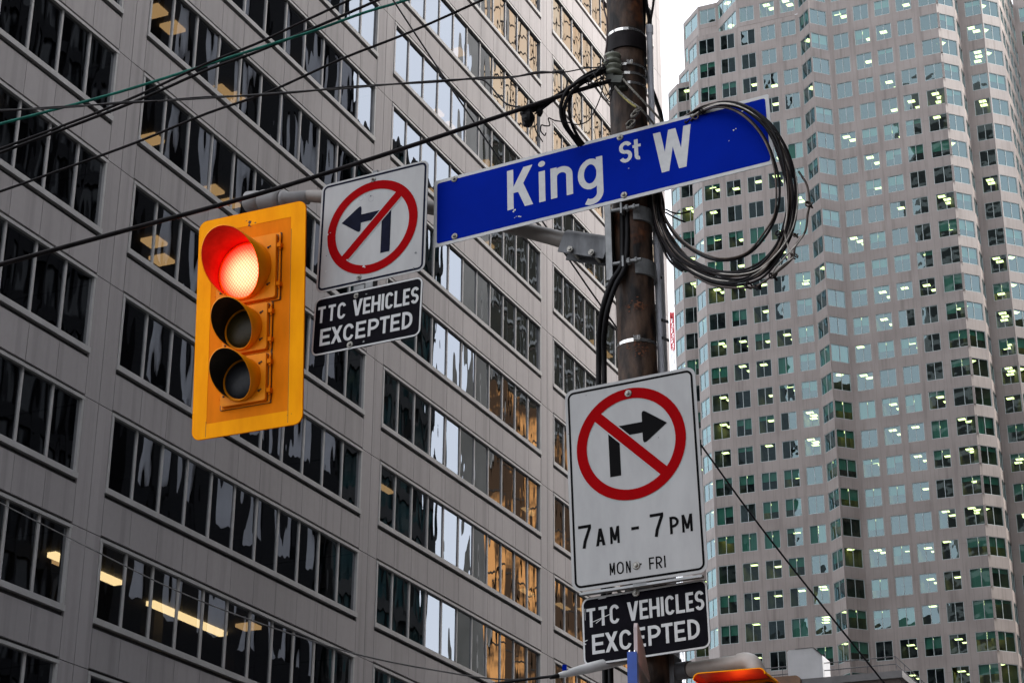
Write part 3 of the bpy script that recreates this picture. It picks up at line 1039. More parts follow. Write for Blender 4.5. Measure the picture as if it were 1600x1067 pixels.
def pole_mat():
    m, n, l, p = node_mat('rusty_pole')
    t = n.new('ShaderNodeTexCoord')
    mp = n.new('ShaderNodeMapping')
    mp.inputs['Scale'].default_value = (1, 1, 0.35)
    l.new(t.outputs['Object'], mp.inputs['Vector'])
    def noise(s, d, src):
        q = n.new('ShaderNodeTexNoise')
        q.inputs['Scale'].default_value = s
        q.inputs['Detail'].default_value = d
        l.new(src, q.inputs['Vector'])
        return q.outputs['Fac']
    def ramp(src, a, ca, b, cb):
        q = n.new('ShaderNodeValToRGB')
        q.color_ramp.elements[0].position, q.color_ramp.elements[1].position = a, b
        q.color_ramp.elements[0].color, q.color_ramp.elements[1].color = (*ca, 1), (*cb, 1)
        l.new(src, q.inputs['Fac'])
        return q.outputs['Color']
    base = ramp(noise(22, 10, mp.outputs['Vector']), 0.38, (0.007, 0.0045, 0.004), 0.66, (0.082, 0.048, 0.032))
    rust = ramp(noise(30, 6, t.outputs['Object']), 0.35, (0.02, 0.009, 0.006), 0.7, (0.15, 0.05, 0.018))
    mk = ramp(noise(4.0, 8, t.outputs['Object']), 0.54, (0, 0, 0), 0.64, (1, 1, 1))
    mx_ = n.new('ShaderNodeMixRGB')
    l.new(mk, mx_.inputs['Fac'])
    l.new(base, mx_.inputs['Color1'])
    l.new(rust, mx_.inputs['Color2'])
    l.new(mx_.outputs['Color'], p.inputs['Base Color'])
    p.inputs['Roughness'].default_value = 0.62
    p.inputs['Specular IOR Level'].default_value = 0.25
    b = n.new('ShaderNodeBump')
    b.inputs['Strength'].default_value = 0.5
    b.inputs['Distance'].default_value = 0.012
    l.new(noise(35, 5, mp.outputs['Vector']), b.inputs['Height'])
    l.new(b.outputs['Normal'], p.inputs['Normal'])
    return m
M['pole'] = pole_mat()
M['rust'] = surf('orange_rust', (0.10, 0.033, 0.012), 0.85, scale=60, var=0.8)

def lens_mat():
    m = bpy.data.materials.new('lit_red_lens')
    m.use_nodes = True
    n, l = m.node_tree.nodes, m.node_tree.links
    n.remove(n['Principled BSDF'])
    t = n.new('ShaderNodeTexCoord')
    vm = n.new('ShaderNodeVectorMath')
    vm.operation = 'MULTIPLY'
    vm.inputs[1].default_value = (1, 1, 0)
    l.new(t.outputs['Object'], vm.inputs[0])
    va = n.new('ShaderNodeVectorMath')
    va.operation = 'ADD'
    va.inputs[1].default_value = (-0.012, 0.022, 0)
    l.new(vm.outputs[0], va.inputs[0])
    ln = n.new('ShaderNodeVectorMath')
    ln.operation = 'LENGTH'
    l.new(va.outputs[0], ln.inputs[0])
    rp = n.new('ShaderNodeValToRGB')
    cr = rp.color_ramp
    cr.elements[0].position, cr.elements[0].color = 0.0, (1, 1, 0.0, 1)
    cr.elements[1].position, cr.elements[1].color = 0.17, (0, 0, 0, 1)
    # green and blue fall off from the lamp's middle, red stays strong
    def fall(stops):
        q = n.new('ShaderNodeValToRGB')
        e = q.color_ramp.elements
        e[0].position, e[0].color = stops[0][0], (stops[0][1],) * 3 + (1,)
        e[1].position, e[1].color = stops[-1][0], (stops[-1][1],) * 3 + (1,)
        for a, b in stops[1:-1]:
            x = e.new(a)
            x.color = (b, b, b, 1)
        l.new(ln.outputs['Value'], q.inputs['Fac'])
        return q.outputs['Color']
    n.remove(rp)
    gc = fall([(0.0, 0.50), (0.055, 0.45), (0.09, 0.26), (0.125, 0.07), (0.16, 0.004)])
    bc = fall([(0.0, 0.28), (0.06, 0.22), (0.095, 0.11), (0.125, 0.035), (0.16, 0.003)])
    # prismatic grid of the lens
    def wave(ang):
        mp = n.new('ShaderNodeMapping')
        mp.inputs['Rotation'].default_value = (0, 0, R(ang))
        l.new(t.outputs['Object'], mp.inputs['Vector'])
        w = n.new('ShaderNodeTexWave')
        w.inputs['Scale'].default_value = 24
        l.new(mp.outputs['Vector'], w.inputs['Vector'])
        return w.outputs['Fac']
    mm = n.new('ShaderNodeMath')
    mm.operation = 'MINIMUM'
    l.new(wave(38), mm.inputs[0])
    l.new(wave(-38), mm.inputs[1])
    mr = n.new('ShaderNodeMapRange')
    mr.inputs['From Max'].default_value = 0.4
    mr.inputs['To Min'].default_value = 0.45
    mr.inputs['To Max'].default_value = 1.1
    l.new(mm.outputs[0], mr.inputs['Value'])
    def mul(a):
        q = n.new('ShaderNodeMath')
        q.operation = 'MULTIPLY'
        l.new(a, q.inputs[0])
        l.new(mr.outputs[0], q.inputs[1])
        return q.outputs[0]
    cb = n.new('ShaderNodeCombineColor')
    cb.inputs[0].default_value = 4.4
    l.new(mul(gc), cb.inputs[1])
    l.new(mul(bc), cb.inputs[2])
    e = n.new('ShaderNodeEmission')
    l.new(cb.outputs[0], e.inputs['Color'])
    l.new(e.outputs[0], n['Material Output'].inputs['Surface'])
    return m
M['lens_on'] = lens_mat()
M['hand_on'] = glow('lit_hand', (1.0, 0.075, 0.006), 6.0)

# ------------------------------------------------------------------ the pole
PX, PY, LEAN = 0.6147, 7.765, -0.01347
def pole_at(z):
    return Vector((PX + LEAN * z, PY, z))
pole = empty('utility_pole', pole_at(0), 'dark rusty steel utility pole carrying the signs, clamps and cables', 'pole')
PR = 0.0865
b = MB()
b.lathe(pole_at(0), pole_at(1) - pole_at(0), [(0.10, 0), (0.095, 2), (PR + 0.001, 3.2), (PR, 5), (PR - 0.001, 7), (0.078, 10)], 40)
b.build('shaft', M['pole'], pole, True)
b = MB()
b.lathe(pole_at(0), (0, 0, 1), [(0.22, 0.004), (0.22, 0.03), (0.13, 0.05), (0.12, 0.3)], 32)
b.build('base_flange', M['galv_dark'], pole, True)
def zpole(y):
    """height on the pole's front seen at picture row y"""
    lo, hi = 2.0, 9.0
    for _ in range(50):
        z = (lo + hi) / 2
        p = pole_at(z) - Vector((0, 0, CAMZ)) + Vector((-0.005, -PR, 0))
        yy = 533.5 - 2998.87 * p.dot(UP) / p.dot(FW)
        if yy > y: lo = z
        else: hi = z
    return lo
AX = (pole_at(1) - pole_at(0)).normalized()
def ring(name, y0, y1, dr, mat, n=48, arc_=None):
    z0, z1 = zpole(y1), zpole(y0)
    b = MB()
    b.lathe(pole_at(z0), AX, [(PR - 0.004, 0), (PR + dr, 0), (PR + dr, z1 - z0), (PR - 0.004, z1 - z0)], n, smooth=False)
    return b.build(name, mat, pole, True)
collar = ring('rubber_collar', 49, 73, 0.009, M['rubber_dusty'], 48)
for y, h in ((43, 4), (98, 4), (112, 4), (127, 4), (528, 5)):
    ring('steel_band', y, y + h, 0.0035, M['band'], 22)
def buckle(y, x):
    b = MB()
    z = zpole(y)
    p = pole_at(z) + Vector((x, -math.sqrt(max(0, (PR + 0.006) ** 2 - x * x)), 0))
    b.box(p, (0.014, 0, 0), (0, 0.006, 0), (0, 0, 0.011))
    b.box(p + Vector((0.010, -0.006, 0.004)), (0.006, 0, 0), (0, 0.004, 0), (0, 0, 0.008))
    b.build('band_buckle', M['band'], pole, True)
buckle(99, 0.005)
buckle(529, -0.008)
# clamp: upright channel and two half-round straps with bolts
b = MB()
zt, zb = zpole(318), zpole(437)
pl = pole_at((zt + zb) / 2) + Vector((-0.105, -0.03, 0))
b.box(pl, (0.005, 0, 0), D1 * 0.05, AX * ((zt - zb) / 2))
b.box(pl + D1 * 0.05 + D2 * 0.012, D2 * 0.014, D1 * 0.004, AX * ((zt - zb) / 2))
b.box(pl - D1 * 0.05 + D2 * 0.012, D2 * 0.014, D1 * 0.004, AX * ((zt - zb) / 2))
b.build('mounting_channel', M['galv'], pole, True)
for y0, y1 in ((322, 344), (404, 428)):
    z0, z1 = zpole(y1), zpole(y0)
    b = MB()
    vs, fs = [], []
    for i in range(17):
        a = R(-92 + 150 * i / 16)
        rr = PR + 0.012
        for (r_, z_) in ((PR + 0.001, z0), (rr, z0), (rr, z1), (PR + 0.001, z1)):
            c = pole_at(z_)
            vs.append(c + Vector((math.cos(a) * r_, math.sin(a) * r_, 0)))
    for i in range(16):
        for k in range(4):
            l = (k + 1) % 4
            fs.append((i * 4 + k, (i + 1) * 4 + k, (i + 1) * 4 + l, i * 4 + l))
    fs += [(0, 1, 2, 3), (67, 66, 65, 64)]
    b.add(vs, fs)
    zc = (z0 + z1) / 2 + 0.012
    c = pole_at(zc) + Vector((-0.045, -PR - 0.018, 0))
    b.tube([c - D2 * 0.06, c + D2 * 0.075], 0.0085, 10)
    b.lathe(c + D2 * 0.010, D2, [(0.017, 0), (0.017, 0.012)], 6, False)
    b.lathe(c + D2 * 0.045, D2, [(0.014, 0), (0.014, 0.01)], 6, False)
    b.box(c + D2 * -0.008, D2 * 0.004, D1 * 0.016, AX * 0.026)
    b.build('clamp_strap', M['galv'], pole, True)
for y, x, w, h in ((478, 0.0, 0.045, 0.022), (545, 0.008, 0.06, 0.028)):
    # rust blooms where the bands cut the paint
    z = zpole(y)
    b = MB()
    for i in range(60):
        xx = x + rnd.gauss(0, w / 2.2)
        xx = max(-0.07, min(0.07, xx))
        zz = z + rnd.gauss(0, h / 1.6)
        rr = PR + 0.0016 + i * 0.00002
        yy = -math.sqrt(rr * rr - xx * xx)
        nrm = Vector((xx, yy, 0)).normalized()
        tx = Vector((-nrm.y, nrm.x, 0))
        s_ = rnd.uniform(0.0012, 0.0055)
        c = pole_at(zz) + Vector((xx, yy, 0))
        k = 7
        pts = [c + (tx * math.cos(2 * math.pi * q / k) * rnd.uniform(0.6, 1.8) + UZ * math.sin(2 * math.pi * q / k) * rnd.uniform(0.4, 1)) * s_ for q in range(k)]
        b.add(pts, [tuple(range(k))])
    b.build('rust_patch', M['rust'], pole, True)

# ------------------------------------------------------------------ signal mast arm
def catmull(P, n=6):
    P = [Vector(p) for p in P]
    Q = [P[0] * 2 - P[1]] + P + [P[-1] * 2 - P[-2]]
    out = []
    for i in range(1, len(Q) - 2):
        for k in range(n):
            t = k / n
            a, b_, c, d = Q[i - 1], Q[i], Q[i + 1], Q[i + 2]
            out.append(0.5 * ((2 * b_) + (c - a) * t + (2 * a - 5 * b_ + 4 * c - d) * t * t + (3 * b_ - a - 3 * c + d) * t ** 3))
    out.append(P[-1])
    return out
ARM = [(0.445, 7.812, 3.762), (0.252, 7.899, 3.836), (0.112, 7.962, 3.905), (-0.395, 8.19, 4.150), (-0.951, 8.441, 4.333), (-1.02, 8.472, 4.343)]
ARM = [Vector(p) + UZ * CAMZ for p in ARM]
arm = empty('mast_arm', ARM[0], 'grey brown tapered pipe arm reaching left from the pole to the yellow signal', 'arm')
pts = catmull(ARM, 8)
b = MB()
b.tube(pts, [0.042 + (0.029 - 0.042) * i / (len(pts) - 1) for i in range(len(pts))], 20)
b.build('pipe', M['paintpipe'], arm, True)
# galvanised socket at the pole end
d = (ARM[1] - ARM[0]).normalized()
sx_ = d.cross(UZ).normalized()
su_ = sx_.cross(d)
b = MB()
o = ARM[0] - d * 0.005
L = 0.235
prof = []
for i in range(13):
    a = R(0 + 180 * i / 12)
    prof.append((math.cos(a) * 0.050, math.sin(a) * 0.050))
prof = [(0.050, -0.075)] + prof + [(-0.050, -0.075)]
inn = [(x * 0.88, y * 0.88 if y > 0 else y) for x, y in prof]
vs = []
for t in (0, L):
    for P_ in (prof, inn):
        vs += [o + d * t + sx_ * x + su_ * y for x, y in P_]
n = len(prof)
fs = []
for i in range(n - 1):
    fs += [(i, i + 1, 2 * n + i + 1, 2 * n + i), (n + i + 1, n + i, 3 * n + i, 3 * n + i + 1), (i + 1, i, n + i, n + i + 1), (2 * n + i, 2 * n + i + 1, 3 * n + i + 1, 3 * n + i)]
b.add(vs, fs)
b.build('socket', M['galv_dark'], arm, True)
for t in (0.06, 0.17):
    b = MB()
    c = o + d * t - su_ * 0.06
    b.tube([c - sx_ * 0.075, c + sx_ * 0.075], 0.008, 8)
    b.lathe(c - sx_ * 0.068, sx_, [(0.015, 0), (0.015, 0.01)], 6, False)
    b.lathe(c + sx_ * 0.058, sx_, [(0.015, 0), (0.015, 0.01)], 6, False)
    b.build('socket_bolt', M['bolt'], arm, True)
# end fitting over the signal
d = (ARM[-1] - ARM[-2]).normalized()
e0 = ARM[-1]
b = MB()
b.lathe(e0 - d * 0.01, d, [(0.030, 0), (0.035, 0.004), (0.036, 0.12), (0.044, 0.13), (0.044, 0.15), (0.034, 0.16)], 24)
b.build('end_sleeve', M['castgrey'], arm, True)
b = MB()
hx = d.cross(UZ).normalized()
c = e0 + d * 0.25
for (t0, t1, r_) in ((0.145, 0.262, 0.056), (0.266, 0.355, 0.054)):
    b.lathe(e0 + d * t0, d, [(r_ * 0.80, 0), (r_ * 0.97, 0.012), (r_, 0.03), (r_, t1 - t0 - 0.012), (r_ * (0.95 if t1 < 0.3 else 0.72), t1 - t0)], 24)
b.build('end_bell', M['castgrey'], arm, True)

# ------------------------------------------------------------------ flat signs
def sign_matrix(yaw, lean, tilt, c):
    yaw, lean, tilt = R(yaw), R(lean), R(tilt)
    u0 = Vector((math.cos(yaw), math.sin(yaw), 0))
    n0 = Vector((math.sin(yaw), -math.cos(yaw), 0))
    v0 = UZ * math.cos(lean) + n0 * math.sin(lean)
    u = u0 * math.cos(tilt) + v0 * math.sin(tilt)
    v = v0 * math.cos(tilt) - u0 * math.sin(tilt)
    n = u.cross(v)
    m = Matrix((u, v, n)).transposed().to_4x4()
    return Matrix.Translation(Vector(c) + UZ * CAMZ) @ m
def plate(e, w, h, r, mat, th=0.003):
    b = MB()
    b.prism(rrect(w, h, r), -th, 0)
    return b.build('panel', mat, e)
def bolt(e, u, v, r=0.014, z=0.0):
    b = MB()
    b.lathe((u, v, z), (0, 0, 1), [(r, 0.0002), (r, 0.002), (r * 0.8, 0.004)], 18)
    b.lathe((u, v, z + 0.004), (0, 0, 1), [(r * 0.52, 0), (r * 0.52, 0.006), (r * 0.4, 0.008)], 6, False)
    b.lathe((u, v, z + 0.011), (0, 0, 1), [(r * 0.25, 0), (r * 0.22, 0.004)], 10)
    return b.build('bolt', M['bolt'], e)
def ribbon_poly(p, q, w):
    p, q = Vector(p), Vector(q)
    d = (q - p).normalized()
    n = Vector((-d.y, d.x)) * w / 2
    return [p - n, q - n, q + n, p + n]
def rounded(poly, r, idx, n=5):
    """round the corners named in idx"""
    out = []
    N = len(poly)
    for i, p in enumerate(poly):
        p = Vector(p)
        if i not in idx:
            out.append((p.x, p.y))
            continue
        a, c = Vector(poly[i - 1]), Vector(poly[(i + 1) % N])
        da, dc = (a - p).normalized(), (c - p).normalized()
        for k in range(n + 1):
            t = k / n
            out.append(tuple((p + da * r) * (1 - t) ** 2 + p * 2 * t * (1 - t) + (p + dc * r) * t * t))
    return out
def prohibition(e, cx, cy, ro, ri, p, q, w, sv):
    b = MB()
    f = lambda P: [(x, y * sv) for x, y in P]
    b.band(f(circ(cx, cy, ro)), f(circ(cx, cy, ri)), 0.0018)
    b.flat(f(ribbon_poly(p, q, w)), 0.0021)
    b.mat = 1
    b.flat(f(ribbon_poly(p, q, w + 0.010)), 0.0015)
    return b.build('prohibition_ring', [M['red'], M['white_sheet']], e)
def border(e, w, h, r, inset, lw, mat):
    b = MB()
    b.band(rrect(w - 2 * inset, h - 2 * inset, r), rrect(w - 2 * inset - 2 * lw, h - 2 * inset - 2 * lw, max(0.004, r - lw)), 0.0007)
    return b.build('border', mat, e)
def scuffs(e, spots, mat, z=0.0024):
    b = MB()
    for i, (u, v, s_) in enumerate(spots):
        k = 8
        b.flat([(u + math.cos(2 * math.pi * q / k) * s_ * rnd.uniform(0.4, 1.3), v + math.sin(2 * math.pi * q / k) * s_ * rnd.uniform(0.3, 1.0)) for q in range(k)], z + i * 0.00003)
    return b.build('scuff_mark', mat, e)

# no left turn
sv = 0.952
e = empty('no_left_turn_sign', None, 'square white no left turn sign with navy arrow beside the yellow signal', 'sign', mat=sign_matrix(-28.73, 0.11, -0.66, (-0.663, 8.127, 4.015)))
plate(e, 0.6, 0.6 * sv, 0.034, M['white_sheet'])
border(e, 0.6, 0.6 * sv, 0.028, 0.0095, 0.0105, M['navy'])
b = MB()
arrow = [(0.104, -0.156), (0.104, 0.082), (-0.064, 0.082), (-0.064, 0.130), (-0.088, 0.128), (-0.176, 0.058), (-0.088, -0.010), (-0.064, -0.012), (-0.064, 0.036), (0.053, 0.036), (0.053, -0.156)]
arrow = rounded(arrow, 0.016, {3, 7, 4, 6})
b.flat([(x, y * sv) for x, y in [(0.104, -0.156), (0.104, 0.082), (0.053, 0.082), (0.053, -0.156)]][::1], 0.0009)
b.flat([(x, y * sv) for x, y in [(0.0525, 0.037), (0.0525, 0.082), (-0.066, 0.082), (-0.066, 0.037)]], 0.0009)
head = rounded([(-0.174, 0.058), (-0.064, -0.022), (-0.064, 0.138)], 0.026, {1, 2})
b.flat([(x, y * sv) for x, y in head], 0.0011)
b.build('arrow', M['navy'], e)
prohibition(e, 0.0, -0.001, 0.2515, 0.205, (0.16, 0.163), (-0.16, -0.156), 0.044, sv)
bolt(e, -0.006, 0.262 * sv)
bolt(e, -0.060, -0.262 * sv)
scuffs(e, [(-0.249, -0.18, 0.005), (-0.13, -0.145, 0.006), (-0.035, -0.2, 0.007), (-0.028, -0.205, 0.004), (-0.25, 0.012, 0.005), (-0.235, 0.018, 0.003), (0.006, -0.25, 0.005), (-0.26, -0.262, 0.004)], M['white_line'])
scuffs(e, [(0.25, -0.19, 0.007), (-0.25, -0.10, 0.003), (-0.015, 0.165, 0.005), (0.24, -0.266, 0.006), (0.02, -0.27, 0.003)], M['galv_dark'])
b = MB()
for (x, y, rr) in ((-0.012, 0.15, 0.016), (-0.07, 0.165, 0.013), (-0.035, 0.178, 0.012)):
    b.band(circ(x, y, rr, 18), circ(x, y, rr - 0.0022, 18), 0.00065)
b.build('peeled_sticker', M['sheet_metal'], e)
b = MB()
b.bx(-0.012, 0.012, -0.30, 0.30, -0.05, -0.0032)
b.bx(-0.09, -0.03, -0.318, -0.26, -0.014, -0.0045)
b.build('mounting_bracket', M['galv'], e)

T1L = [('T', -.277, -.234), ('T', -.218, -.177), ('C', -.165, -.119), ('V', -.081, -.027), ('E', -.022, .019), ('H', .024, .073), ('I', .079, .0925), ('C', .100, .143), ('L', .149, .191), ('E', .196, .232), ('S', .239, .281)]
T1M = [('E', -.255, -.196), ('X', -.192, -.131), ('C', -.124, -.066), ('E', -.055, .0), ('P', .013, .072), ('T', .076, .129), ('E', .136, .187), ('D', .198, .253)]
def exception_plate(e, w, h, dirty):
    k = w / 0.6
    kv = h / 0.3
    plate(e, w, h, 0.036 * k, M['black_sheet'])
    border(e, w, h, 0.034 * k, 0.0012, 0.0085 * k, M['white_line'])
    b = MB()
    for c, u0, u1 in T1L:
        put(b, c, u0 * k, u1 * k, 0.017 * kv, 0.101 * kv, 0.0135 * k, 0.0010)
    for c, u0, u1 in T1M:
        put(b, c, u0 * k, u1 * k, -0.103 * kv, -0.017 * kv, 0.0145 * k, 0.0010)
    b.build('lettering', M['white_line'], e)
    b = MB()
    b.bx(-0.02, 0.02, -h / 2 + 0.01, h / 2 + 0.03, -0.03, -0.0032)
    b.build('mounting_bracket', M['galv'], e)
e = empty('exception_plate', None, 'black transit vehicle exception plate hung below the square no left turn sign', 'sign', 'black exception plates', mat=sign_matrix(-29.37, -0.71, -1.12, (-0.672, 8.119, 3.548)))
exception_plate(e, 0.6, 0.296, False)
bolt(e, -0.065, 0.119)
bolt(e, -0.083, -0.125, 0.017)
scuffs(e, [(-0.008, 0.116, 0.006), (-0.006, -0.123, 0.006)], M['galv'])
e = empty('exception_plate', None, 'scratched black transit vehicle exception plate low on the rusty pole', 'sign', 'black exception plates', mat=sign_matrix(-25.6, -2.44, 2.52, tuple(Vector((0.593, 8.269, 2.153)) * 0.9245)))
exception_plate(e, 0.5547, 0.290, True)
bolt(e, -0.033, 0.132, 0.016)
b = MB()
for i, (p, q, w_) in enumerate((((-0.235, 0.036), (-0.14, 0.062), 0.003), ((-0.215, 0.03), (-0.19, 0.045), 0.003), ((-0.2, 0.132), (-0.165, 0.134), 0.004), ((-0.262, 0.05), (-0.262, 0.10), 0.002), ((-0.27, -0.04), (-0.255, -0.036), 0.004), ((-0.272, -0.05), (-0.262, -0.052), 0.005))):
    b.flat(ribbon_poly(p, q, w_), 0.0024 + i * 0.00004)
b.build('scratch', M['white_line'], e)

# no right turn with hours
e = empty('no_right_turn_sign', None, 'tall white no right turn sign with hours, bolted to the pole', 'sign', mat=sign_matrix(-25.74, 0.78, 1.57, (0.513, 7.61, 2.597)))
plate(e, 0.6, 0.894, 0.038, M['white_sheet'])
border(e, 0.6, 0.894, 0.03, 0.0125, 0.0095, M['black_mark'])
b = MB()
b.flat([(-0.106, 0.023), (-0.056, 0.023), (-0.056, 0.243), (-0.106, 0.243)], 0.0009)
b.flat([(-0.0555, 0.195), (0.052, 0.195), (0.052, 0.243), (-0.0555, 0.243)], 0.0009)
b.flat(rounded([(0.162, 0.219), (0.050, 0.300), (0.050, 0.140)], 0.026, {1, 2}), 0.0011)
b.build('arrow', M['black_mark'], e)
prohibition(e, -0.006, 0.156, 0.248, 0.2015, (-0.162, 0.310), (0.150, -0.002), 0.044, 1.0)
b = MB()
for c, u0, u1, v0, v1, t in (('7', -.262, -.203, -.268, -.167, .013), ('A', -.184, -.141, -.267, -.192, .0115), ('M', -.119, -.077, -.267, -.193, .0105), ('-', -.023, .011, -.222, -.209, .01), ('7', .061, .121, -.267, -.167, .013), ('P', .147, .187, -.266, -.192, .0115), ('M', .200, .246, -.267, -.192, .0105),
                             ('M', -.128, -.104, -.399, -.348, .0055), ('O', -.096, -.065, -.400, -.348, .006), ('N', -.055, -.034, -.400, -.350, .0055), ('-', .008, .014, -.374, -.368, .005), ('F', .047, .070, -.400, -.350, .0062), ('R', .077, .105, -.401, -.350, .0062), ('I', .113, .1195, -.401, -.351, .0062)):
    put(b, c, u0, u1, v0, v1, t, 0.0010)
b.build('lettering', M['black_mark'], e)
bolt(e, -0.005, 0.381, 0.0165, 0.0022)
bolt(e, -0.009, -0.375, 0.017)
b = MB()
b.bx(-0.03, 0.03, -0.46, 0.42, -0.072, -0.0032)
b.build('mounting_bracket', M['galv'], e)
b = MB()
b.bx(-0.27, 0.27, -0.462, -0.452, -0.03, -0.0035)
b.build('bottom_rail', M['sheet_metal'], e)
scuffs(e, [(0.12, 0.16, 0.003), (-0.29, 0.25, 0.004), (-0.2, 0.41, 0.003)], M['galv_dark'], 0.0009)

# street name blade
mt = sign_matrix(-24.72, -4.39, 3.04, (0.345, 7.008, 3.715))
nn = mt.to_3x3() @ Vector((0, 0, 1))
c0 = Vector((0.345, 7.008, 3.715))
pp = pole_at(3.72 + CAMZ) - UZ * CAMZ
KS = (pp.dot(nn) + PR + 0.055) / c0.dot(nn)
mt = sign_matrix(-24.72, -4.39, 3.04, tuple(c0 * KS))
SW, SH = 1.5 * KS, 0.332 * KS
kx, ky = KS, 0.332 / 0.32 * KS
e = blade = empty('street_name_sign', None, 'long blue street name sign with white letters fixed across the pole', 'sign', mat=mt)
plate(e, SW, SH, 0.008, M['white_line'], 0.004)
b = MB()
b.flat(rrect(SW - 0.034, SH - 0.034, 0.012), 0.0006)
b.build('blue_face', M['blue'], e)
b = MB()
for c, u0, u1, v0, v1, t in (('K', -.405, -.287, -.071, .117, .0285), ('i', -.260, -.2315, -.071, .117, .029), ('n', -.2065, -.1075, -.070, .117, .0285), ('g', -.085, .027, -.070, .117, .0285), ('S', .102, .158, .013, .112, .0165), ('t', .161, .199, .011, .109, .0165), ('W', .2525, .4165, -.076, .114, .0285)):
    put(b, c, u0 * kx, u1 * kx, v0 * ky, v1 * ky, t * KS, 0.0010)
b.build('lettering', M['white_line'], e)
for u, v in ((-.652, .145), (-.650, -.131), (.109, .137), (.115, -.135)):
    bolt(e, u * kx, v * ky, 0.0165, 0.0008)
scuffs(e, [(-.408, -.088, .009), (-.415, -.095, .006), (-.39, -.128, .006), (-.38, -.131, .005), (-.402, -.125, .003), (.70, .128, .006), (.655, .04, .006), (.665, .045, .005), (.63, -.01, .003), (.155, -.02, .003), (-.41, -.13, .003)], M['white_line'], 0.0010)
b = MB()
b.bx(0.10, 0.18, -SH / 2 + 0.02, SH / 2 - 0.02, -0.045, -0.0042)
b.bx(-SW / 2 + 0.05, SW / 2 - 0.05, -0.02, 0.02, -0.012, -0.0042)
b.build('mounting_bracket', M['galv'], e)

# ------------------------------------------------------------------ three-section signal
e = sig = empty('traffic_signal', None, 'yellow three section traffic signal showing red, hung from the pipe arm', 'traffic light', mat=sign_matrix(-24.8, 3.7, -0.03, (-1.239, 8.297, 3.608)))
b = MB()
b.prism(rrect(0.6, 1.11, 0.045), -0.006, 0.0)
b.mat = 1
b.band(rrect(0.596, 1.106, 0.043), rrect(0.44, 0.965, 0.004), 0.0012)
bb = b.build('backboard', [M['yellow_deep'], M['yellow']], e)
b = MB()
for i, (u, v, s_) in enumerate(((-.01, .50, .012), (-.015, .485, .008), (.02, .49, .006), (-.005, .475, .005), (.24, -.50, .003), (.22, -.505, .004), (-.03, .51, .005))):
    k = 8
    b.flat([(u + math.cos(2 * math.pi * q / k) * s_ * rnd.uniform(.3, 1), v + math.sin(2 * math.pi * q / k) * s_ * rnd.uniform(.3, 1)) for q in range(k)], 0.0016 + i * 0.00004)
b.build('grime_stain', M['grime_shade'], e)
b = MB()
for i, (p, q) in enumerate((((.222, .42), (.222, -.54)), ((-.222, -.47), (-.222, -.545)))):
    b.flat(ribbon_poly(p, q, 0.0022), 0.0015)
b.build('board_seam', M['grime_shade'], e)
b = MB()
b.bx(-0.14, 0.12, -0.43, 0.41, -0.19, -0.0065)
b.build('housing_back', M['yellow_mid'], e)
b = MB()
b.lathe((-0.01, 0.412, -0.09), (0, 1, 0), [(0.03, 0), (0.03, 0.16)], 16)
b.build('hanger', M['castgrey'], e)
UC = -0.014
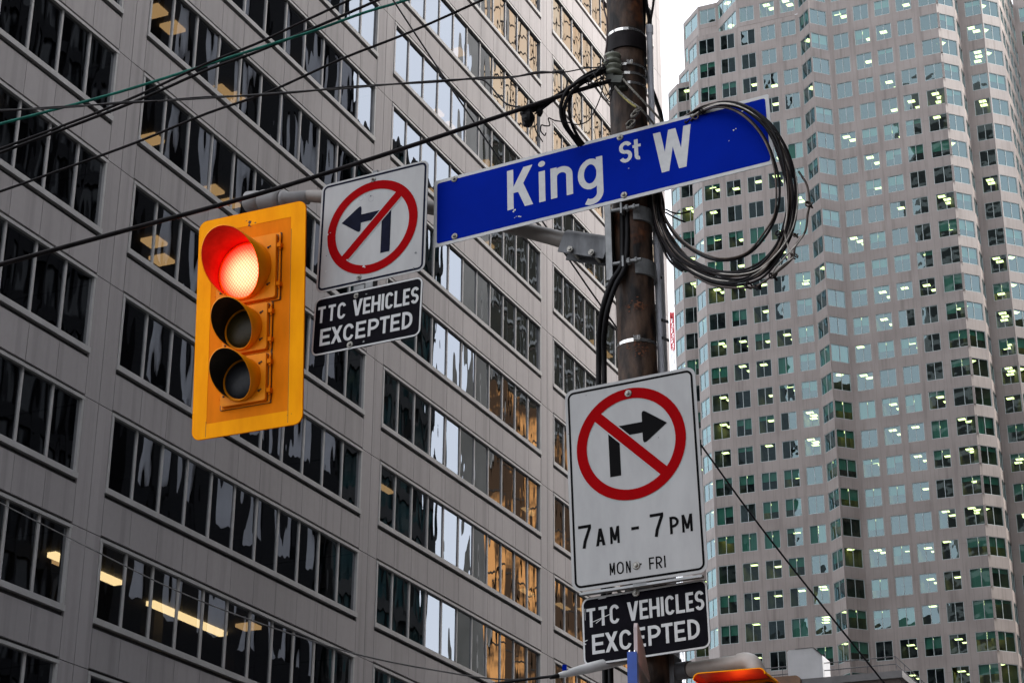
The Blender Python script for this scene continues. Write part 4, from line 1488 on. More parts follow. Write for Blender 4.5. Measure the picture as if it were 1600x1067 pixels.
def section(v0, v1, u0, u1, rl, ln, lens_mat_, zd=0.030):
    cv = (v0 + v1) / 2
    b = MB()
    b.prism(rrect(u1 - u0 + 0.022, v1 - v0 + 0.004, 0.006, 3, (u0 + u1) / 2, cv), 0.0014, zd - 0.022)
    b.prism(rrect(u1 - u0, v1 - v0 - 0.014, 0.012, 4, (u0 + u1) / 2, cv), zd - 0.0215, zd)
    b.mat = 1  # dark rims stand in for the shade in the door gaps
    b.prism(rrect(u1 - u0 + 0.007, v1 - v0 - 0.008, 0.013, 4, (u0 + u1) / 2, cv), zd - 0.0260, zd - 0.0216)
    b.prism(rrect(u1 - u0 + 0.034, v1 - v0 + 0.007, 0.006, 3, (u0 + u1) / 2, cv), 0.0013, 0.0042)
    b.mat = 0
    b.prism(rrect(u1 - u0 - 0.006, v1 - v0 - 0.020, 0.010, 4, (u0 + u1) / 2, cv), zd, zd + 0.0008)
    o = b.build('signal_section', [M['yellow_mid'], M['grime_shade']], e)
    b = MB()
    for z_, (x0, x1, y0, y1) in ((zd - 0.0222, (u0 - 0.004, u1 + 0.004, v0 + 0.001, v0 + 0.007)),):
        b.bx(x0, x1, y0, y1, zd - 0.026, z_ + 0.002)
    for sy in (0.22, 0.80):
        vv = v0 + (v1 - v0) * sy
        b.bx(u1 + 0.002, u1 + 0.022, vv - 0.010, vv + 0.010, zd - 0.03, zd - 0.004)
        b.tube([(u1 + 0.013, vv - 0.022, zd - 0.014), (u1 + 0.013, vv + 0.022, zd - 0.014)], 0.0055, 8)
        b.bx(u0 - 0.016, u0 - 0.001, vv - 0.006, vv + 0.006, zd - 0.03, zd - 0.012)
    b.tube([(u1 + 0.0135, v0 + 0.012, zd - 0.02), (u1 + 0.0135, v1 - 0.012, zd - 0.02)], 0.003, 6)
    ob = b.build('hinge', M['yellow_deep'], o)
    b = MB()
    for a in (38, -38, 142, -142):
        x_, y_ = UC + math.cos(R(a)) * (rl + 0.030), cv + math.sin(R(a)) * (rl + 0.018)
        x_ = min(u1 - 0.012, max(u0 + 0.012, x_))
        y_ = min(v1 - 0.02, max(v0 + 0.02, y_))
        b.lathe((x_, y_, zd), (0, 0, 1), [(0.006, 0.0003), (0.006, 0.004), (0.003, 0.006)], 8)
        b.box((x_ + 0.006, y_ + 0.003, zd + 0.002), (0.008, 0.003, 0), (-0.001, 0.003, 0), (0, 0, 0.002))
    b.build('visor_screw', M['grime_shade'], o)
    # tunnel visor with a slanted mouth, longer at the top
    b = MB()
    N = 56
    ro, ri = rl + 0.014, rl + 0.010
    vs = []
    for i in range(N):
        a = 2 * math.pi * i / N
        s_ = 0.5 + 0.5 * math.sin(a)
        lz = zd + 0.016 + (ln - 0.016) * (s_ ** 0.85)
        fl = 1.0 + 0.02 * s_
        for (r_, z_) in ((ro, zd + 0.0004), (ro * fl, lz), (ri * fl, lz), (ri, zd + 0.0004)):
            vs.append((UC + math.cos(a) * r_, cv + math.sin(a) * r_, z_))
    fo, fi = [], []
    for i in range(N):
        j = (i + 1) % N
        fo.append((i * 4, j * 4, j * 4 + 1, i * 4 + 1))
        fo.append((i * 4 + 1, j * 4 + 1, j * 4 + 2, i * 4 + 2))
        fi.append((i * 4 + 2, j * 4 + 2, j * 4 + 3, i * 4 + 3))
    b.add(vs, fo, True)
    b.mat = 1
    b.add(vs, fi, True)
    b.build('visor', [M['yellow_mid'], M['visor_in_glow'] if rl > 0.12 else M['visor_in']], o)
    b = MB()
    prof = [(rl, 0.0), (rl * 0.95, 0.006), (rl * 0.8, 0.012), (rl * 0.55, 0.017), (rl * 0.28, 0.020), (0.004, 0.021)]
    b.lathe((0, 0, 0), (0, 0, 1), prof, 48)
    lo = b.build('lens', lens_mat_, o)
    lo.location = (UC, cv, zd + 0.0012)
section(0.072, 0.408, -0.170, 0.156, 0.134, 0.222, M['lens_on'])
section(-0.178, 0.066, -0.128, 0.116, 0.091, 0.172, M['lens_off'])
section(-0.428, -0.184, -0.128, 0.116, 0.091, 0.172, M['lens_off_g'])

# ------------------------------------------------------------------ pedestrian signal at the lower right with its own arm
def unproj(x, y, Y):
    return at(x, y, Y)
c = at(1160, 1126, 7.32)
e = empty('pedestrian_signal', None, 'orange lit pedestrian signal with dark hood at the foot of the pole signs', 'traffic light', mat=Matrix.Translation(c) @ sign_matrix(-22, 0, 0, (0, 0, -CAMZ)).to_3x3().to_4x4())
W2, H2 = 0.142, 0.16
b = MB()
b.prism(rrect(2 * W2, 2 * H2, 0.02), -0.16, -0.012)
b.build('housing', M['yellow_mid'], e)
b = MB()
b.prism(rrect(2 * W2 - 0.03, 2 * H2 - 0.03, 0.01), -0.0118, -0.008)
b.build('face', M['visor_in'], e)
b = MB()      # raised hand symbol: palm, four fingers, thumb
b.prism(rrect(0.09, 0.10, 0.02, 4, 0.0, -0.045), -0.0078, -0.006)
for i, (x, h_) in enumerate(((-0.036, 0.085), (-0.012, 0.105), (0.012, 0.10), (0.036, 0.08))):
    b.prism(rrect(0.019, h_, 0.009, 4, x, 0.005 + h_ / 2), -0.0077, -0.0059)
b.prism([(0.046, -0.06), (0.085, -0.005), (0.072, 0.008), (0.046, -0.022)], -0.0076, -0.0058)
b.build('hand_symbol', M['hand_on'], e)
b = MB()
def shell(x0, x1, yv, z0, z1):
    out = rrect(2 * W2, 2 * H2, 0.025)
    inn_ = rrect(2 * W2 - 0.008, 2 * H2 - 0.008, 0.021)
    n = len(out)
    return out, inn_, n
out, inn_, n = shell(0, 0, 0, 0, 0)
keep = [i for i in range(n) if out[i][1] > -0.10]
vs = []
for (P_, z_) in ((out, -0.012), (out, 0.17), (inn_, 0.17), (inn_, -0.012)):
    vs += [(p[0], p[1], z_) for p in P_]
ks = [i for i in keep if (i + 1) % n in keep]
fs = []
for lev in range(3):
    fs += [(lev * n + i, lev * n + (i + 1) % n, (lev + 1) * n + (i + 1) % n, (lev + 1) * n + i) for i in ks]
b.add(vs, fs)
for q in range(2 * len(ks), 3 * len(ks)):
    b.m[q] = 1
M['hood_in_glow'] = surf('hood_inside_glow', (0.22, 0.025, 0.015), 0.45, scale=10, var=0.2)  # red glow of the lit hand put into the lining colour
b.build('hood', [M['yellow'], M['hood_in_glow']], e)
b = MB()
b.prism(rrect(0.385, 0.40, 0.02), -0.20, -0.17)
M['backplate'] = surf('brown_backplate', (0.10, 0.045, 0.015), 0.6, scale=9, var=0.3)
b.build('backplate', M['backplate'], e)
pa, pb, pc, pd = at(1052, 1049, 7.78), at(1075, 1046, 7.72), at(1158, 1034, 7.56), at(1184, 1042, 7.43)
e = empty('signal_pipe', pa, 'short beige pipe with elbow holding the orange pedestrian signal', 'arm')
b = MB()
b.tube([pb, pc], 0.0305, 20)
b.build('pipe', M['beige_pipe'], e, True)
b = MB()
cv_ = catmull([pc - (pc - pb) * 0.03, pc + (pc - pb) * 0.10, pc + (pc - pb) * 0.22 - UZ * 0.018, pc + (pc - pb) * 0.29 - UZ * 0.06, pc + (pc - pb) * 0.30 - UZ * 0.13], 5)
b.tube(cv_, [0.036] * len(cv_), 20)
b.build('elbow', M['beige_pipe'], e, True)
b = MB()
b.tube([pa, pb + (pb - pa) * 0.15], 0.036, 20)
b.box(pa, D2 * 0.02, D1 * 0.05, UZ * 0.06)
b.build('pole_bracket', M['galv_dark'], e, True)

# ------------------------------------------------------------------ second street sign seen along its edge
hd = R(11.0)
ex, ey = Vector((math.sin(hd), math.cos(hd), 0)), Vector((math.cos(hd), -math.sin(hd), 0))
o = at(987.5, 1018, 7.25)
e = empty('edge_on_sign', o, 'blue framed sign seen end on with a rounded grey crest in front of lowest plate', 'sign')
b = MB()
b.box(o + ex * 0.02 - UZ * 0.20, ex * 0.025, ey * 0.0185, UZ * 0.20)
b.build('end_cap', surf('blue_cap', (0.004, 0.05, 0.30), 0.45, scale=20, var=0.12), e, True)
b = MB()
b.box(o + ex * 0.40 - UZ * 0.21, ex * 0.354, ey * 0.012, UZ * 0.185)
b.build('blade', M['sheet_metal'], e, True)
b = MB()
prof = [(0.046, -0.02), (0.046, 0.108), (0.06, 0.128), (0.085, 0.130), (0.14, 0.118), (0.24, 0.085), (0.36, 0.03), (0.46, -0.02)]
vs = [o + ex * t + UZ * h_ + ey * 0.002 for t, h_ in prof] + [o + ex * t + UZ * h_ + ey * 0.016 for t, h_ in prof]
n = len(prof)
b.add(vs, [tuple(range(n)), tuple(range(2 * n - 1, n - 1, -1))] + [(i, (i + 1) % n, n + (i + 1) % n, n + i) for i in range(n)])
b.build('crest', surf('pinkish_sheet', (0.46, 0.36, 0.35), 0.5, scale=12, var=0.15), e, True)
for s_ in (-0.009, 0.011):
    b = MB()
    b.lathe(o + ey * s_ + ex * 0.006, UZ, [(0.0055, 0), (0.0055, 0.006), (0.003, 0.009)], 10)
    b.build('cap_bolt', M['band'], e, True)

# ------------------------------------------------------------------ strain rod at lower left of the plate
r0, r1 = at(985, 1027, 7.80), at(872, 1055, 7.62)
e = empty('strain_rod', r0, 'white fibreglass strain rod with black end behind the lowest plate', 'insulator')
b = MB()
d = r1 - r0
b.tube([r0, r0 + d * 0.35, r0 + d * 0.6, r0 + d * 0.88, r1], [0.022, 0.022, 0.021, 0.015, 0.010], 14)
b.build('rod', surf('white_fibreglass', (0.52, 0.51, 0.50), 0.45, scale=15, var=0.1), e, True)
b = MB()
q = at(882, 1043, 7.64)
b.box(q, (0.009, 0, 0), (0, 0.01, 0), (0, 0, 0.012))
b.build('blue_clip', M['blue'], e, True)
b = MB()
b.tube([r1, r1 + d.normalized() * 0.04], [0.011, 0.007], 10)
b.build('end_ferrule', M['rubber'], e, True)

# ------------------------------------------------------------------ conduits and risers on the pole
def px_path(P):
    return [at(*p) for p in P]
b = MB()
cp = px_path([(1014.6, 41, 7.80), (1016.5, 120, 7.80), (1022, 300, 7.80), (1029, 470, 7.80), (1034, 600, 7.80), (1046, 900, 7.80), (1055, 1130, 7.80)])
b.tube(cp, 0.0140, 14)
k0 = cp[0]
b.tube([k0, k0 + (cp[1] - cp[0]).normalized() * 0.045], 0.0180, 14)
tag(b.build('conduit', M['pvc'], None, True), 'slim grey plastic conduit with bell mouth on the right of the pole', 'conduit', 'conduits on the pole')
b = MB()
b.tube(px_path([(1029, 330, 7.93), (1034.5, 480, 7.93), (1039, 600, 7.93), (1051, 900, 7.93), (1061, 1130, 7.93)]), 0.0155, 14)
o2 = b.build('conduit', surf('grey_conduit_dark', (0.60, 0.60, 0.63), 0.5, scale=8, var=0.15), None, True)
tag(o2, 'darker grey conduit with black ties, farther right behind the slim one', 'conduit', 'conduits on the pole')
e = empty('cable_tie', at(1033, 520, 7.85), 'black ties strapping the grey conduits to the pole', 'strap')
for (x0, y0, x1_, y1_) in ((1024, 537, 1034, 545), (1034, 500, 1044, 503), (1035, 528, 1045, 532), (1033.5, 434, 1036, 434)):
    b = MB()
    b.beam(at(x0, y0, 7.782), at(x1_, y1_, 7.90), 0.006, 0.012)
    b.build('tie', M['rubber'], e, True)

def cable(name, P, r, mat, label, cat='cable', group=None, n=8, sub=5):
    b = MB()
    b.tube(catmull(px_path(P), sub), r, n)
    o = b.build(name, mat, None, True)
    return tag(o, label, cat, group)
cable('riser_cable', [(972, 330, 7.70), (972.5, 380, 7.685), (971, 415, 7.67), (956, 440, 7.68), (943, 477, 7.70), (936.5, 520, 7.78), (935.5, 560, 7.83), (936, 640, 7.86), (940, 760, 7.86), (946, 1100, 7.86)], 0.0125, M['rubber'], 'outer of two thick black cables bowing left out of the pole clamp', 'cable', 'black cables beside the pole')
cable('riser_cable', [(980, 330, 7.69), (980, 380, 7.675), (976, 419, 7.66), (962, 446, 7.67), (949.5, 484, 7.69), (944, 525, 7.76), (944, 560, 7.81), (945, 640, 7.84), (949, 760, 7.84), (955, 1100, 7.84)], 0.0120, M['rubber'], 'inner of two thick black cables bowing left out of the pole clamp', 'cable', 'black cables beside the pole')
cable('riser_cable', [(1008, -60, 7.78), (1009.5, 0, 7.78), (1014, 30, 7.80), (1014.6, 46, 7.80)], 0.0085, M['rubber'], 'left black cable dropping into the conduit mouth at the top', 'cable', 'black cables into the conduit')
cable('riser_cable', [(1024, -50, 7.80), (1021.5, 0, 7.80), (1017, 30, 7.80), (1015.4, 46, 7.80)], 0.0060, M['rubber_dusty'], 'right thin black cable dropping into the conduit mouth', 'cable', 'black cables into the conduit')
cable('side_cable', [(1003, -50, 7.86), (1004.5, 0, 7.86), (1006, 20, 7.87), (1005, 60, 7.88), (1008, 110, 7.88), (1019, 141, 7.9), (1026, 160, 7.9), (1034, 188, 7.9), (1036, 240, 7.9), (1024, 330, 7.88)], 0.0105, M['rubber'], 'thick black cable running down behind the right side of the pole')
cable('drop_wire', [(942.5, -40, 7.70), (943.5, 0, 7.70), (944.2, 16, 7.70), (948.3, 34, 7.69), (948.6, 64, 7.67), (945.8, 86, 7.65), (948, 96, 7.63)], 0.0040, surf('red_brown_wire', (0.035, 0.012, 0.01), 0.5), 'thin red brown wire dropping to the insulator from above')

# ------------------------------------------------------------------ spool insulators, clevis and ropes
IY = 7.665
for i, (x, y, lab) in enumerate(((957.0, 94, 'upper grey green porcelain spool insulator on the left of the pole'), (958.2, 111, 'lower grey green porcelain spool insulator above the rope clevis'))):
    c = at(x, y, IY)
    b = MB()
    b.lathe(c - UZ * 0.026, UZ, [(0.026, 0), (0.040, 0.004), (0.043, 0.011), (0.040, 0.017), (0.030, 0.023), (0.028, 0.029), (0.037, 0.035), (0.041, 0.041), (0.039, 0.048), (0.025, 0.052)], 28)
    tag(b.build('spool_insulator', M['porcelain'], None, True), lab, 'insulator', 'spool insulators')
b = MB()
c = at(964, 128, 7.66)
b.box(c, D2 * 0.036 - UZ * 0.010, D1 * 0.03, UZ * 0.017 + D2 * 0.006)
b.box(at(955, 122, 7.665), D2 * 0.018, D1 * 0.022, UZ * 0.016)
b.box(at(974, 134, 7.67), D2 * 0.015, D1 * 0.02, UZ * 0.02)
b.tube([at(957.5, 80, IY), at(958.5, 126, IY)], 0.009, 10)
tag(b.build('clevis', surf('olive_clevis', (0.035, 0.037, 0.028), 0.6, scale=20, var=0.5), None, True), 'dark olive clevis block holding the ropes under the spool insulators', 'bracket')
def rope(name, P, r, label, knot=None, mat=None):
    b = MB()
    b.tube(catmull(px_path(P), 5), r, 8)
    # the lay of the rope: a second strand winding round the first
    q = catmull(px_path(P), 14)
    tw = []
    for i, p in enumerate(q):
        a = i * 1.1
        tw.append(p + Vector((math.cos(a), math.sin(a) * 0.5, math.sin(a))) * r * 0.7)
    b.tube(tw, r * 0.62, 6)
    if knot:
        for (x, y, Y, rr) in knot:
            c = at(x, y, Y)
            a0 = rnd.uniform(0, 6)
            pts_ = [c + Vector((math.cos(a0 + t * 0.55) * rr, math.sin(t * 0.8 + a0) * rr * 0.7, math.sin(a0 + t * 0.75) * rr)) for t in range(16)]
            b.tube(catmull(pts_, 3), r * 0.9, 6)
    return tag(b.build(name, mat or M['rope'], None, True), label, 'rope', 'ropes at the insulator')
rope('tie_rope', [(961, 136, 7.63), (970, 146, 7.60), (985, 159, 7.56), (998, 168, 7.54), (1010, 180, 7.56), (1022, 195, 7.62), (1030, 210, 7.68)], 0.0050, 'pale knotted rope slanting down from the clevis to the street sign', [(996, 172, 7.54, 0.017), (992, 180, 7.54, 0.016), (985, 192, 7.54, 0.020), (986, 197, 7.54, 0.018)])
rope('tie_rope', [(974, 124, 7.62), (985, 137, 7.58), (1000, 153, 7.56), (1018, 172, 7.58), (1034, 190, 7.62), (1042, 202, 7.66)], 0.0050, 'pale straight rope above the knotted one, running behind the street sign')
b = MB()
b.tube(catmull(px_path([(962, 138, 7.628), (972, 150, 7.595), (986, 162.5, 7.552), (994, 168, 7.535)]), 5), 0.0045, 8)
tag(b.build('tie_rope', surf('yellow_rope', (0.25, 0.21, 0.06), 0.9, scale=90, var=0.4), None, True), 'short yellowish rope lying along the knotted rope under the clevis', 'rope', 'ropes at the insulator')

# ------------------------------------------------------------------ hanging loops left of the insulators, splice bundle
e = empty('cable_loops', at(941, 113, 7.62), 'black cable loops hanging left of the insulators down behind the blue sign', 'cable')
for P, r in (([(946, 109, 7.65), (925, 117, 7.60), (905, 127.5, 7.58), (887, 141, 7.57), (877.5, 160, 7.58), (876.5, 178, 7.60), (882, 196, 7.62), (893, 212, 7.66), (905, 228, 7.7)], 0.0085),
             ([(946, 113, 7.65), (926, 121, 7.61), (908, 132, 7.59), (892, 146, 7.58), (883, 164, 7.59), (881.5, 182, 7.61), (887, 199, 7.63), (897, 214, 7.67), (909, 228, 7.7)], 0.0085),
             ([(900, 135, 7.60), (892, 150, 7.6), (889.5, 165, 7.60), (890, 180, 7.61), (894, 195, 7.63), (902, 212, 7.67), (912, 226, 7.7)], 0.0075),
             ([(947, 106, 7.66), (925, 112, 7.62), (908, 122, 7.60), (893, 134, 7.60), (870, 149, 7.59), (852, 162, 7.58)], 0.0065)):
    b = MB()
    b.tube(catmull(px_path(P), 6), r, 10)
    b.build('cable_loop', M['rubber'], e, True)
for i in range(7):      # thin drop wires tangled round the insulators
    x0, y0 = 944 + rnd.uniform(-3, 8), 92 + rnd.uniform(0, 34)
    P = [(x0, y0, 7.63)]
    for k in range(1, 5):
        P.append((x0 - 9 * k + rnd.uniform(-5, 5), y0 + rnd.uniform(-6, 14) + 3 * k, 7.60 + rnd.uniform(-0.02, 0.02)))
    if i % 2:
        P = P[:3] + [(950 + rnd.uniform(-4, 4), y0 + 30 + rnd.uniform(0, 30), 7.64), (958 + rnd.uniform(-4, 6), y0 + 20, 7.65)]
    b = MB()
    b.tube(catmull(px_path(P), 6), 0.0026, 6)
    b.build('loose_wire', M['rubber'] if i % 3 else M['wire_grey'], e, True)
for P, r in (([(941.5, 100, 7.64), (942.5, 130, 7.62), (938, 152, 7.6), (928.5, 174, 7.58), (919, 189, 7.58), (903, 195, 7.58), (885, 191, 7.58), (868, 189, 7.58), (857, 185, 7.58), (859, 196, 7.58), (852, 197, 7.58), (846, 196, 7.58), (845, 205, 7.58), (851, 212, 7.58), (853, 208, 7.58)], 0.0030),
             ([(835, 196, 7.57), (838, 206, 7.58), (843, 214, 7.6), (848, 222, 7.62)], 0.0028)):
    b = MB()
    b.tube(catmull(px_path(P), 6), r, 6)
    b.build('loose_wire', M['rubber'], e, True)
b = MB()      # taped splice: lumpy body
def lump(c, rx, ry, rz, seed):
    rr = random.Random(seed)
    vs, fs = [], []
    n, m = 14, 9
    for i in range(m + 1):
        th = math.pi * i / m
        for k in range(n):
            ph = 2 * math.pi * k / n
            s_ = 1 + rr.uniform(-0.14, 0.14)
            vs.append(c + Vector((math.sin(th) * math.cos(ph) * rx, math.sin(th) * math.sin(ph) * ry, math.cos(th) * rz)) * s_)
    for i in range(m):
        for k in range(n):
            l = (k + 1) % n
            fs.append((i * n + k, i * n + l, (i + 1) * n + l, (i + 1) * n + k))
    b.add(vs, fs, False)
lump(at(825, 186, 7.56), 0.030, 0.03, 0.042, 3)
lump(at(822, 176, 7.56), 0.026, 0.03, 0.03, 4)
lump(at(843, 175, 7.57), 0.016, 0.02, 0.022, 5)
b.tube(catmull(px_path([(832, 172, 7.56), (842, 167, 7.57), (855, 160, 7.575), (866, 154, 7.58)]), 4), [0.014] * 13, 10)
b.tube(catmull(px_path([(836, 178, 7.55), (846, 172, 7.56), (858, 163, 7.57), (874, 150, 7.58)]), 4), 0.004, 8)
tag(b.build('cable_splice', M['rubber'], None, True), 'lumpy black taped splice on the thick cable above the blue sign', 'cable splice')

# ------------------------------------------------------------------ wires across the picture
WG = 'overhead wires'
cable('span_cable', [(-60, 430, 7.0), (0, 413.5, 7.05), (200, 359, 7.2), (400, 304.5, 7.32), (600, 242, 7.42), (800, 175.5, 7.52), (880, 149, 7.58), (956, 126, 7.65)], 0.0100, M['rubber_dusty'], 'thickest black cable crossing in front of the yellow signal to the pole', 'wire', WG, 10, 4)
cable('overhead_wire', [(-80, 262, 12), (0, 233, 12), (180, 165, 12), (320, 101, 12), (400, 69, 12), (470, 36, 12), (547, 0, 12), (640, -46, 12)], 0.0098, M['rubber_dusty'], 'black wire rising to the top edge left of its two neighbours', 'wire', WG, 8, 4)
cable('overhead_wire', [(-80, 268, 12.2), (0, 239, 12.2), (200, 163.5, 12.2), (320, 111, 12.2), (400, 82, 12.2), (500, 40, 12.2), (592, 0, 12.2), (680, -40, 12.2)], 0.0112, M['rubber_dusty'], 'heavier black wire leaving the top edge between its neighbours', 'wire', WG, 8, 4)
cable('green_overhead_wire', [(-80, 216, 12.1), (0, 194, 12.1), (175, 147.5, 12.1), (300, 109, 12.1), (400, 77, 12.1), (495, 47, 12.1), (570, 20, 12.1), (637, 0, 12.1), (720, -30, 12.1)], 0.0105, M['green_wire'], 'green coated wire sloping up through the black ones at upper left', 'wire', WG, 8, 4)
cable('overhead_wire', [(-60, 320, 11), (0, 299.5, 11), (92, 267, 11), (215, 222, 11), (325, 177, 11), (420, 144, 11), (535, 92, 11), (640, 51, 11), (755, 0, 11), (840, -38, 11)], 0.0088, M['rubber_dusty'], 'lone straight black wire rising from left edge to top middle', 'wire', WG, 8, 4)
P = [(-60, 176), (0, 173.5), (60, 170), (125, 166), (190, 161), (250, 158), (320, 153), (400, 149), (470, 143.5), (540, 137.5), (620, 131.5), (690, 127), (750, 122.5), (800, 121), (838, 114), (868, 113.5), (884, 112.5), (905, 107.5), (943, 107)]
def twist(P, amp, ph, Y0, Y1):
    out = []
    n = len(P)
    for i, (x, y) in enumerate(P):
        out.append((x, y + amp * math.sin(i * 1.9 + ph), Y0 + (Y1 - Y0) * i / (n - 1)))
    return out
e = empty('service_wire', at(0, 173, 8.2), 'thin twisted pair wire running level across to the insulators', 'wire', WG)
for ph, m_ in ((0, M['rubber_dusty']), (math.pi, M['wire_grey'])):
    b = MB()
    b.tube(catmull(px_path(twist(P[:16], 1.1, ph, 8.2, 7.66)), 4), 0.0044, 6)
    b.build('strand', m_, e, True)
b = MB()
b.tube(catmull(px_path([(862, 113.5, 7.67), (884, 112.8, 7.665), (905, 109, 7.66), (920, 106.5, 7.66), (948, 105, 7.66)]), 4), 0.0032, 6)
b.tube(catmull(px_path([(905, 109, 7.66), (908, 106, 7.66), (918, 105.5, 7.66), (946, 107.5, 7.66)]), 4), 0.0024, 6)
b.tube([at(863, 113.5, 7.67), at(882, 111.5, 7.665)], 0.0080, 8)
b.build('dead_end_grip', M['wire_grey'], e, True)
cable('branch_wire', [(690, 126.5, 7.74), (747, 124, 7.70), (765, 134, 7.68), (780, 152, 7.66), (792, 163, 7.64), (806, 167, 7.62), (820, 168.5, 7.58)], 0.0042, M['rubber'], 'short wire branching from the twisted pair down to the taped splice', 'wire', WG, 8, 5)
cable('branch_wire', [(868, 113, 7.665), (880, 117, 7.66), (886, 126, 7.65), (884, 139, 7.63), (875, 149, 7.61), (862, 158, 7.59)], 0.0042, M['rubber'], 'short curl of wire from the twisted pair back into the cable loops', 'wire', WG, 8, 5)
cable('guy_wire', [(560, -82, 9.6), (617, 5, 9.6), (697, 126, 9.6), (785, 256, 9.6), (890, 407, 9.6), (940, 479, 9.6), (1096, 696, 9.6), (1200, 838, 9.6), (1382, 1067, 9.6), (1480, 1185, 9.6)], 0.0050, M['rubber'], 'long thin black wire slanting down to the right behind all the signs', 'wire', WG, 8, 5)
cable('feeder_wire', [(-70, 750, 8.6), (0, 785, 8.55), (25, 798, 8.5), (150, 861, 8.3), (275, 922, 8.1), (400, 971, 7.95), (555, 1021, 7.8), (700, 1050, 7.7), (790, 1061, 7.65), (872, 1056, 7.62)], [0.0030] * 46, M['wire_grey'], 'hair thin grey wire sagging across the lower left windows to the white rod', 'wire', WG, 6, 5)
cable('rod_cable', [(700, 1078, 7.66), (770, 1068, 7.65), (830, 1060, 7.635), (866, 1055.5, 7.62)], 0.0058, M['rubber'], 'short black cable leaving the white rod along the bottom edge', 'cable', None, 8, 5)

# ------------------------------------------------------------------ coiled spare cable
def sign_depth(x, y):
    r = ray(x, y)
    c = Vector(blade.matrix_basis.translation) - UZ * CAMZ
    return r.y * (c.dot(nn) / r.dot(nn))
def coil_depth(x, y):
    d_ = sign_depth(min(max(x, 1030), 1215), 250)
    k = (x - 1085) / 60
    k = max(-1.0, min(1.0, k))
    return d_ + (0.10 - 0.16 * (k + 1) / 2)
e = empty('cable_coil', at(1200, 400, coil_depth(1200, 400)), 'big loose coil of dark cable hanging over the right end of the blue sign', 'cable coil')
crnd = random.Random(5)
BASE = [(1031, 205, 1), (1024, 262, 1), (1021, 315, 1), (1030, 360, 1), (1055, 403, 1), (1095, 432, 1), (1140, 443, 1), (1185, 432, 1), (1218, 400, 1), (1238, 355, 1), (1243, 300, 1), (1232, 245, 1), (1208, 200, 1), (1172, 170, 1), (1135, 160, 1), (1100, 167, 1), (1070, 182, 1), (1046, 192, 1)]
# a little more than a dozen turns, each with its own radius and squash
mats = [M['rubber_dusty'], M['rubber'], M['wire_bronze'], M['rubber_dusty'], M['wire_steel'], M['rubber'], M['wire_bronze']]
for i in range(17):
    s_ = 1.0 - 0.008 * i - crnd.uniform(0, 0.008)
    dx, dy = crnd.uniform(-4, 4), crnd.uniform(-3, 5)
    if i >= 15:
        s_ = 0.83 - 0.03 * (i - 15)
        dx, dy = -8, -12
    wob = [crnd.uniform(-1.6, 1.6) for _ in BASE]
    P = []
    for (x, y, _), w_ in zip(BASE, wob):
        cx, cy = 1135, 300
        sx = s_ if x > 1060 else 1 - (1 - s_) * 0.55
        xx, yy = cx + (x - cx) * sx + dx * (1 if x > 1060 else 0.35) + w_, cy + (y - cy) * s_ + dy + w_
        if y < 215 and x > 1050:
            yy = cy + (y - cy) * (1 - (1 - s_) * 0.3) + w_ * 0.8
        P.append((xx, yy, coil_depth(xx, yy) + 0.003 * (i % 4)))
    q = catmull(px_path(P + [P[0]]), 5)
    b = MB()
    b.tube(q[:-1], 0.0048 if i % 3 else 0.0058, 8, closed=True)
    b.build('cable_turn', mats[i % 7], e, True)
for i in range(6):      # slack turns that have slipped out of the hank
    a0, ph = crnd.uniform(0, 6.28), crnd.uniform(0, 6.28)
    P = []
    for k, (x, y, _) in enumerate(BASE):
        s_ = 0.955 + 0.05 * math.sin(k * 0.7 + a0) + crnd.uniform(-0.012, 0.012)
        if x < 1060: s_ = 1 - (1 - s_) * 0.3
        xx, yy = 1135 + (x - 1135) * s_ + 3 * math.sin(k + ph), 300 + (y - 300) * (s_ if y > 215 else 1 - (1 - s_) * 0.2)
        P.append((xx, yy, coil_depth(xx, yy) - 0.006 + 0.012 * math.sin(k * 0.9 + ph)))
    q = catmull(px_path(P + [P[0]]), 5)
    b = MB()
    b.tube(q[:-1], 0.0036, 8, closed=True)
    b.build('slack_turn', mats[(i * 3 + 2) % 7], e, True)
# loose outer strand with knots
P = [(1248, 268), (1261, 290), (1265, 318), (1262, 335), (1258, 362), (1243, 384), (1240, 400), (1228, 414), (1205, 432), (1184, 446), (1160, 450), (1135, 449), (1110, 444), (1085, 432)]
b = MB()
b.tube(catmull(px_path([(x, y, coil_depth(x, y) - 0.012) for x, y in P]), 5), 0.0048, 8)
b.build('loose_strand', M['wire_bronze'], e, True)
b = MB()
P = [(1227, 268), (1230, 330), (1226, 362), (1233, 390), (1240, 401), (1222, 415), (1208, 428), (1212, 418), (1243, 384), (1256, 366)]
b.tube(catmull(px_path([(x, y, coil_depth(x, y) - 0.014) for x, y in P]), 5), 0.0038, 8)
b.build('loose_strand', M['wire_steel'], e, True)
for (x, y, s_) in ((1264, 320, 0.016), (1241, 400, 0.014), (1243, 368, 0.010), (1208, 432, 0.018), (1172, 446, 0.018), (1184, 448, 0.014), (1085, 184, 0.016), (1097, 173, 0.014), (1075, 190, 0.014), (1218, 365, 0.017)):
    b = MB()
    c = at(x, y, coil_depth(x, y) - 0.014)
    a0 = rnd.uniform(0, 6)
    b.tube(catmull([c + Vector((math.cos(a0 + t * 0.9) * s_, math.sin(t * 0.7) * s_ * 0.6, math.sin(a0 * 2 + t * 1.3) * s_ * 0.8)) for t in range(12)], 3), 0.0034, 6)
    b.build('tie_knot', crnd.choice([M['wire_bronze'], M['rubber_dusty']]), e, True)
e = empty('pole_cable_bundle', at(1022, 300, 7.72), 'bundle of black cables pressed against the right of the pole under the sign', 'cable')
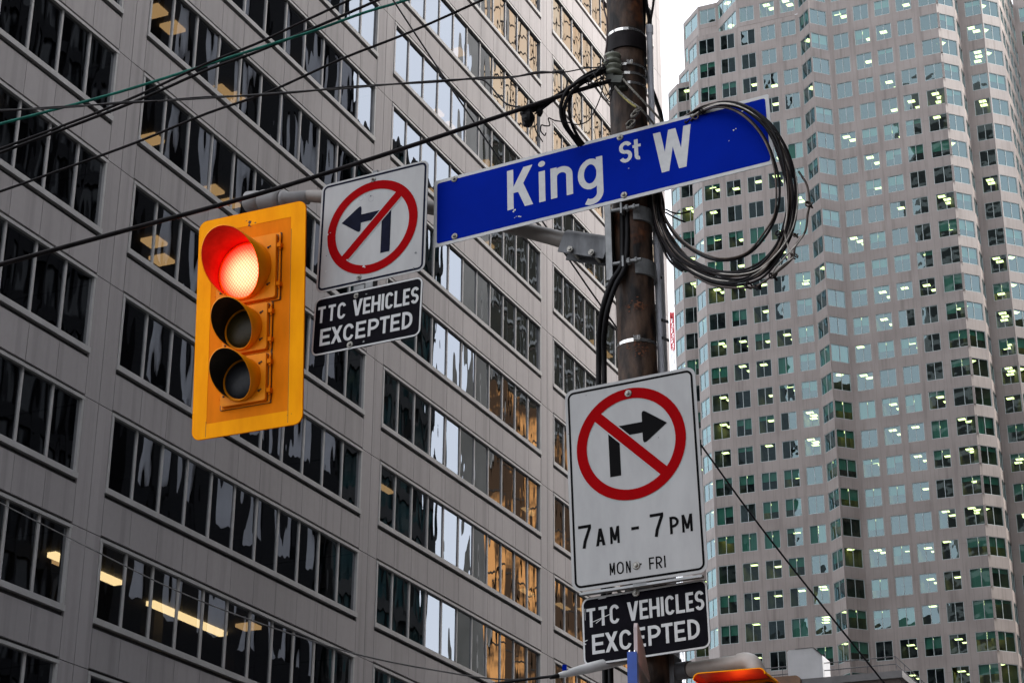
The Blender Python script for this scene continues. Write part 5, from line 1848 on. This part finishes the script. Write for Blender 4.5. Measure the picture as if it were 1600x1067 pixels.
for i in range(7):
    b = MB()
    o_ = i * 3.1
    b.tube(catmull(px_path([(1012 + o_ * 0.9, 285, 7.74 - 0.01 * (i % 3)), (1018 + o_, 318, 7.73 - 0.01 * (i % 3)), (1022 + o_ * 0.9, 350, 7.73 - 0.012 * (i % 2)), (1032 + o_ * 1.2, 378, 7.70), (1046 + o_ * 1.3, 398 + 1.5 * (6 - i), 7.66), (1066 + o_, 414 + 1.6 * (6 - i), 7.62)]), 5), 0.0058, 8)
    b.build('cable_strand', mats[i % 7], e, True)
for P in ([(1040, 327, 7.75), (1050, 332, 7.75), (1062, 334, 7.74), (1078, 330.5, 7.72)], [(1040, 332, 7.75), (1052, 339, 7.75), (1062, 344, 7.74), (1071, 347, 7.73)]):
    b = MB()
    b.tube(catmull(px_path(P), 5), 0.0042, 8)
    b.build('cut_end', M['rubber'], e, True)
b = MB()
b.box(at(1014, 322, 7.75), D2 * 0.045, D1 * 0.04, UZ * 0.04)
b.build('junction_block', M['rubber'], e, True)

# ------------------------------------------------------------------ roof with railing, far lower right
RY = 132.0
pc_ = at(1405, 1048, RY)
rz = pc_.z
sC = Vector((pc_.x, pc_.y, 0))
e = empty('stone_building', Vector((pc_.x, pc_.y, 0)), 'brown stone building whose flat roof edge shows at the bottom right', 'building', rot=(0, 0, -YAW))
b = MB()
b.bx(-22, 0, 0, 30, 0, rz - 0.5)
b.build('wall', surf('brown_stone', (0.17, 0.135, 0.12), 0.8, scale=0.6, var=0.2), e)
b = MB()
b.bx(-22.2, 0.25, -0.25, 30, rz - 0.49, rz)
b.build('roof_parapet', surf('grey_coping', (0.26, 0.25, 0.25), 0.7, scale=0.7), e)
b = MB()
b.bx(0.26, 1.9, 4, 30, 0, rz - 1.0)
b.bx(1.91, 4.2, 3, 30, 0, rz - 1.55)
b.build('side_ledge', surf('brown_ledge', (0.15, 0.12, 0.11), 0.8, scale=0.6), e)
e2 = empty('roof_railing', Vector((pc_.x, pc_.y, rz)), 'thin grey pipe railing along the edge of the brown stone roof', 'railing', rot=(0, 0, -YAW))
b = MB()
for z_ in (0.55, 1.08):
    b.tube([(-12, 0.1, z_), (-0.2, 0.1, z_)], 0.036, 6)
    b.tube([(-0.2, 0.1, z_), (-0.2, 28, z_)], 0.036, 6)
b.build('rail', M['galv_dark'], e2)
for i in range(6):
    b = MB()
    b.tube([(-0.2 - i * 2.05, 0.1, 0.002), (-0.2 - i * 2.05, 0.1, 1.08)], 0.025, 6)
    b.build('post', M['galv_dark'], e2)
for i in range(1, 10):
    b = MB()
    b.tube([(-0.2, 0.1 + i * 2.6, 0.002), (-0.2, 0.1 + i * 2.6, 1.08)], 0.025, 6)
    b.build('post', M['galv_dark'], e2)
bx0 = at(1232, 1062, RY + 3)
e3 = empty('rooftop_cabinet', Vector((bx0.x, bx0.y, rz + 0.002)), 'white metal rooftop cabinet with a clipped corner behind the railing', 'cabinet', rot=(0, 0, -YAW))
b = MB()
prof = [(0, 0), (2.55, 0), (2.55, 1.55), (1.95, 2.15), (0.12, 2.15), (0, 2.05)]
n = len(prof)
vs = [(x, 0, z_) for x, z_ in prof] + [(x, 2.0, z_) for x, z_ in prof]
b.add(vs, [tuple(range(n)), tuple(range(2 * n - 1, n - 1, -1))] + [((i + 1) % n, i, n + i, n + (i + 1) % n) for i in range(n)])
b.build('casing', surf('white_paint', (0.88, 0.87, 0.88), 0.5, scale=0.8, var=0.05), e3)
b = MB()
b.beam((1.95, -0.03, 2.17), (2.58, -0.03, 1.55), 0.07)
b.bx(0.6, 1.9, -0.04, 0.02, 2.16, 2.2)
b.build('edge_strip', M['galv_dark'], e3)

# ------------------------------------------------------------------ red and white crane far down the gap
cb_ = at(1050.8, 530, 420)
ctop = at(1050.3, 480, 420).z
e = empty('tower_crane', Vector((cb_.x, cb_.y, 0)), 'red and white lattice crane mast far away in the gap beside the pink tower', 'crane')
M['crane_red'] = surf('crane_red', (0.42, 0.03, 0.035), 0.6)
M['crane_white'] = surf('crane_white', (0.7, 0.7, 0.7), 0.6)
zs = at(1050.3, 548, 420).z
for nm, za, zb_, mt_ in (('white_mast', 0.0, zs, M['crane_white']), ('red_mast', zs, ctop - 1.5, M['crane_red'])):
    b = MB()
    hw = 0.42
    for sx in (-1, 1):
        for sy in (-1, 1):
            b.beam((sx * hw, sy * hw, za), (sx * hw, sy * hw, zb_), 0.22)
    k = int((zb_ - za) / 1.3)
    for i in range(k):
        z0_, z1_ = za + i * 1.3, za + (i + 1) * 1.3
        s_ = 1 if i % 2 else -1
        for sy in (-1, 1):
            b.beam((-hw * s_, sy * hw, z0_), (hw * s_, sy * hw, z1_), 0.16)
            b.beam((sy * hw, -hw * s_, z0_), (sy * hw, hw * s_, z1_), 0.16)
            b.beam((-hw, sy * hw, z0_), (hw, sy * hw, z0_), 0.14)
    b.build(nm, mt_, e)
b = MB()
zt_ = ctop
b.bx(-0.5, 0.5, -0.5, 0.5, zt_ - 2.8, zt_ - 1.6)
b.build('cab', M['crane_red'], e)
b = MB()
b.tube(catmull([(-0.8, 0, zt_ - 1.6), (-0.3, 0, zt_ + 0.6), (0.5, 0, zt_ + 0.9), (0.9, 0, zt_ - 1.0)], 5), 0.13, 6)
b.build('head', M['crane_white'], e)
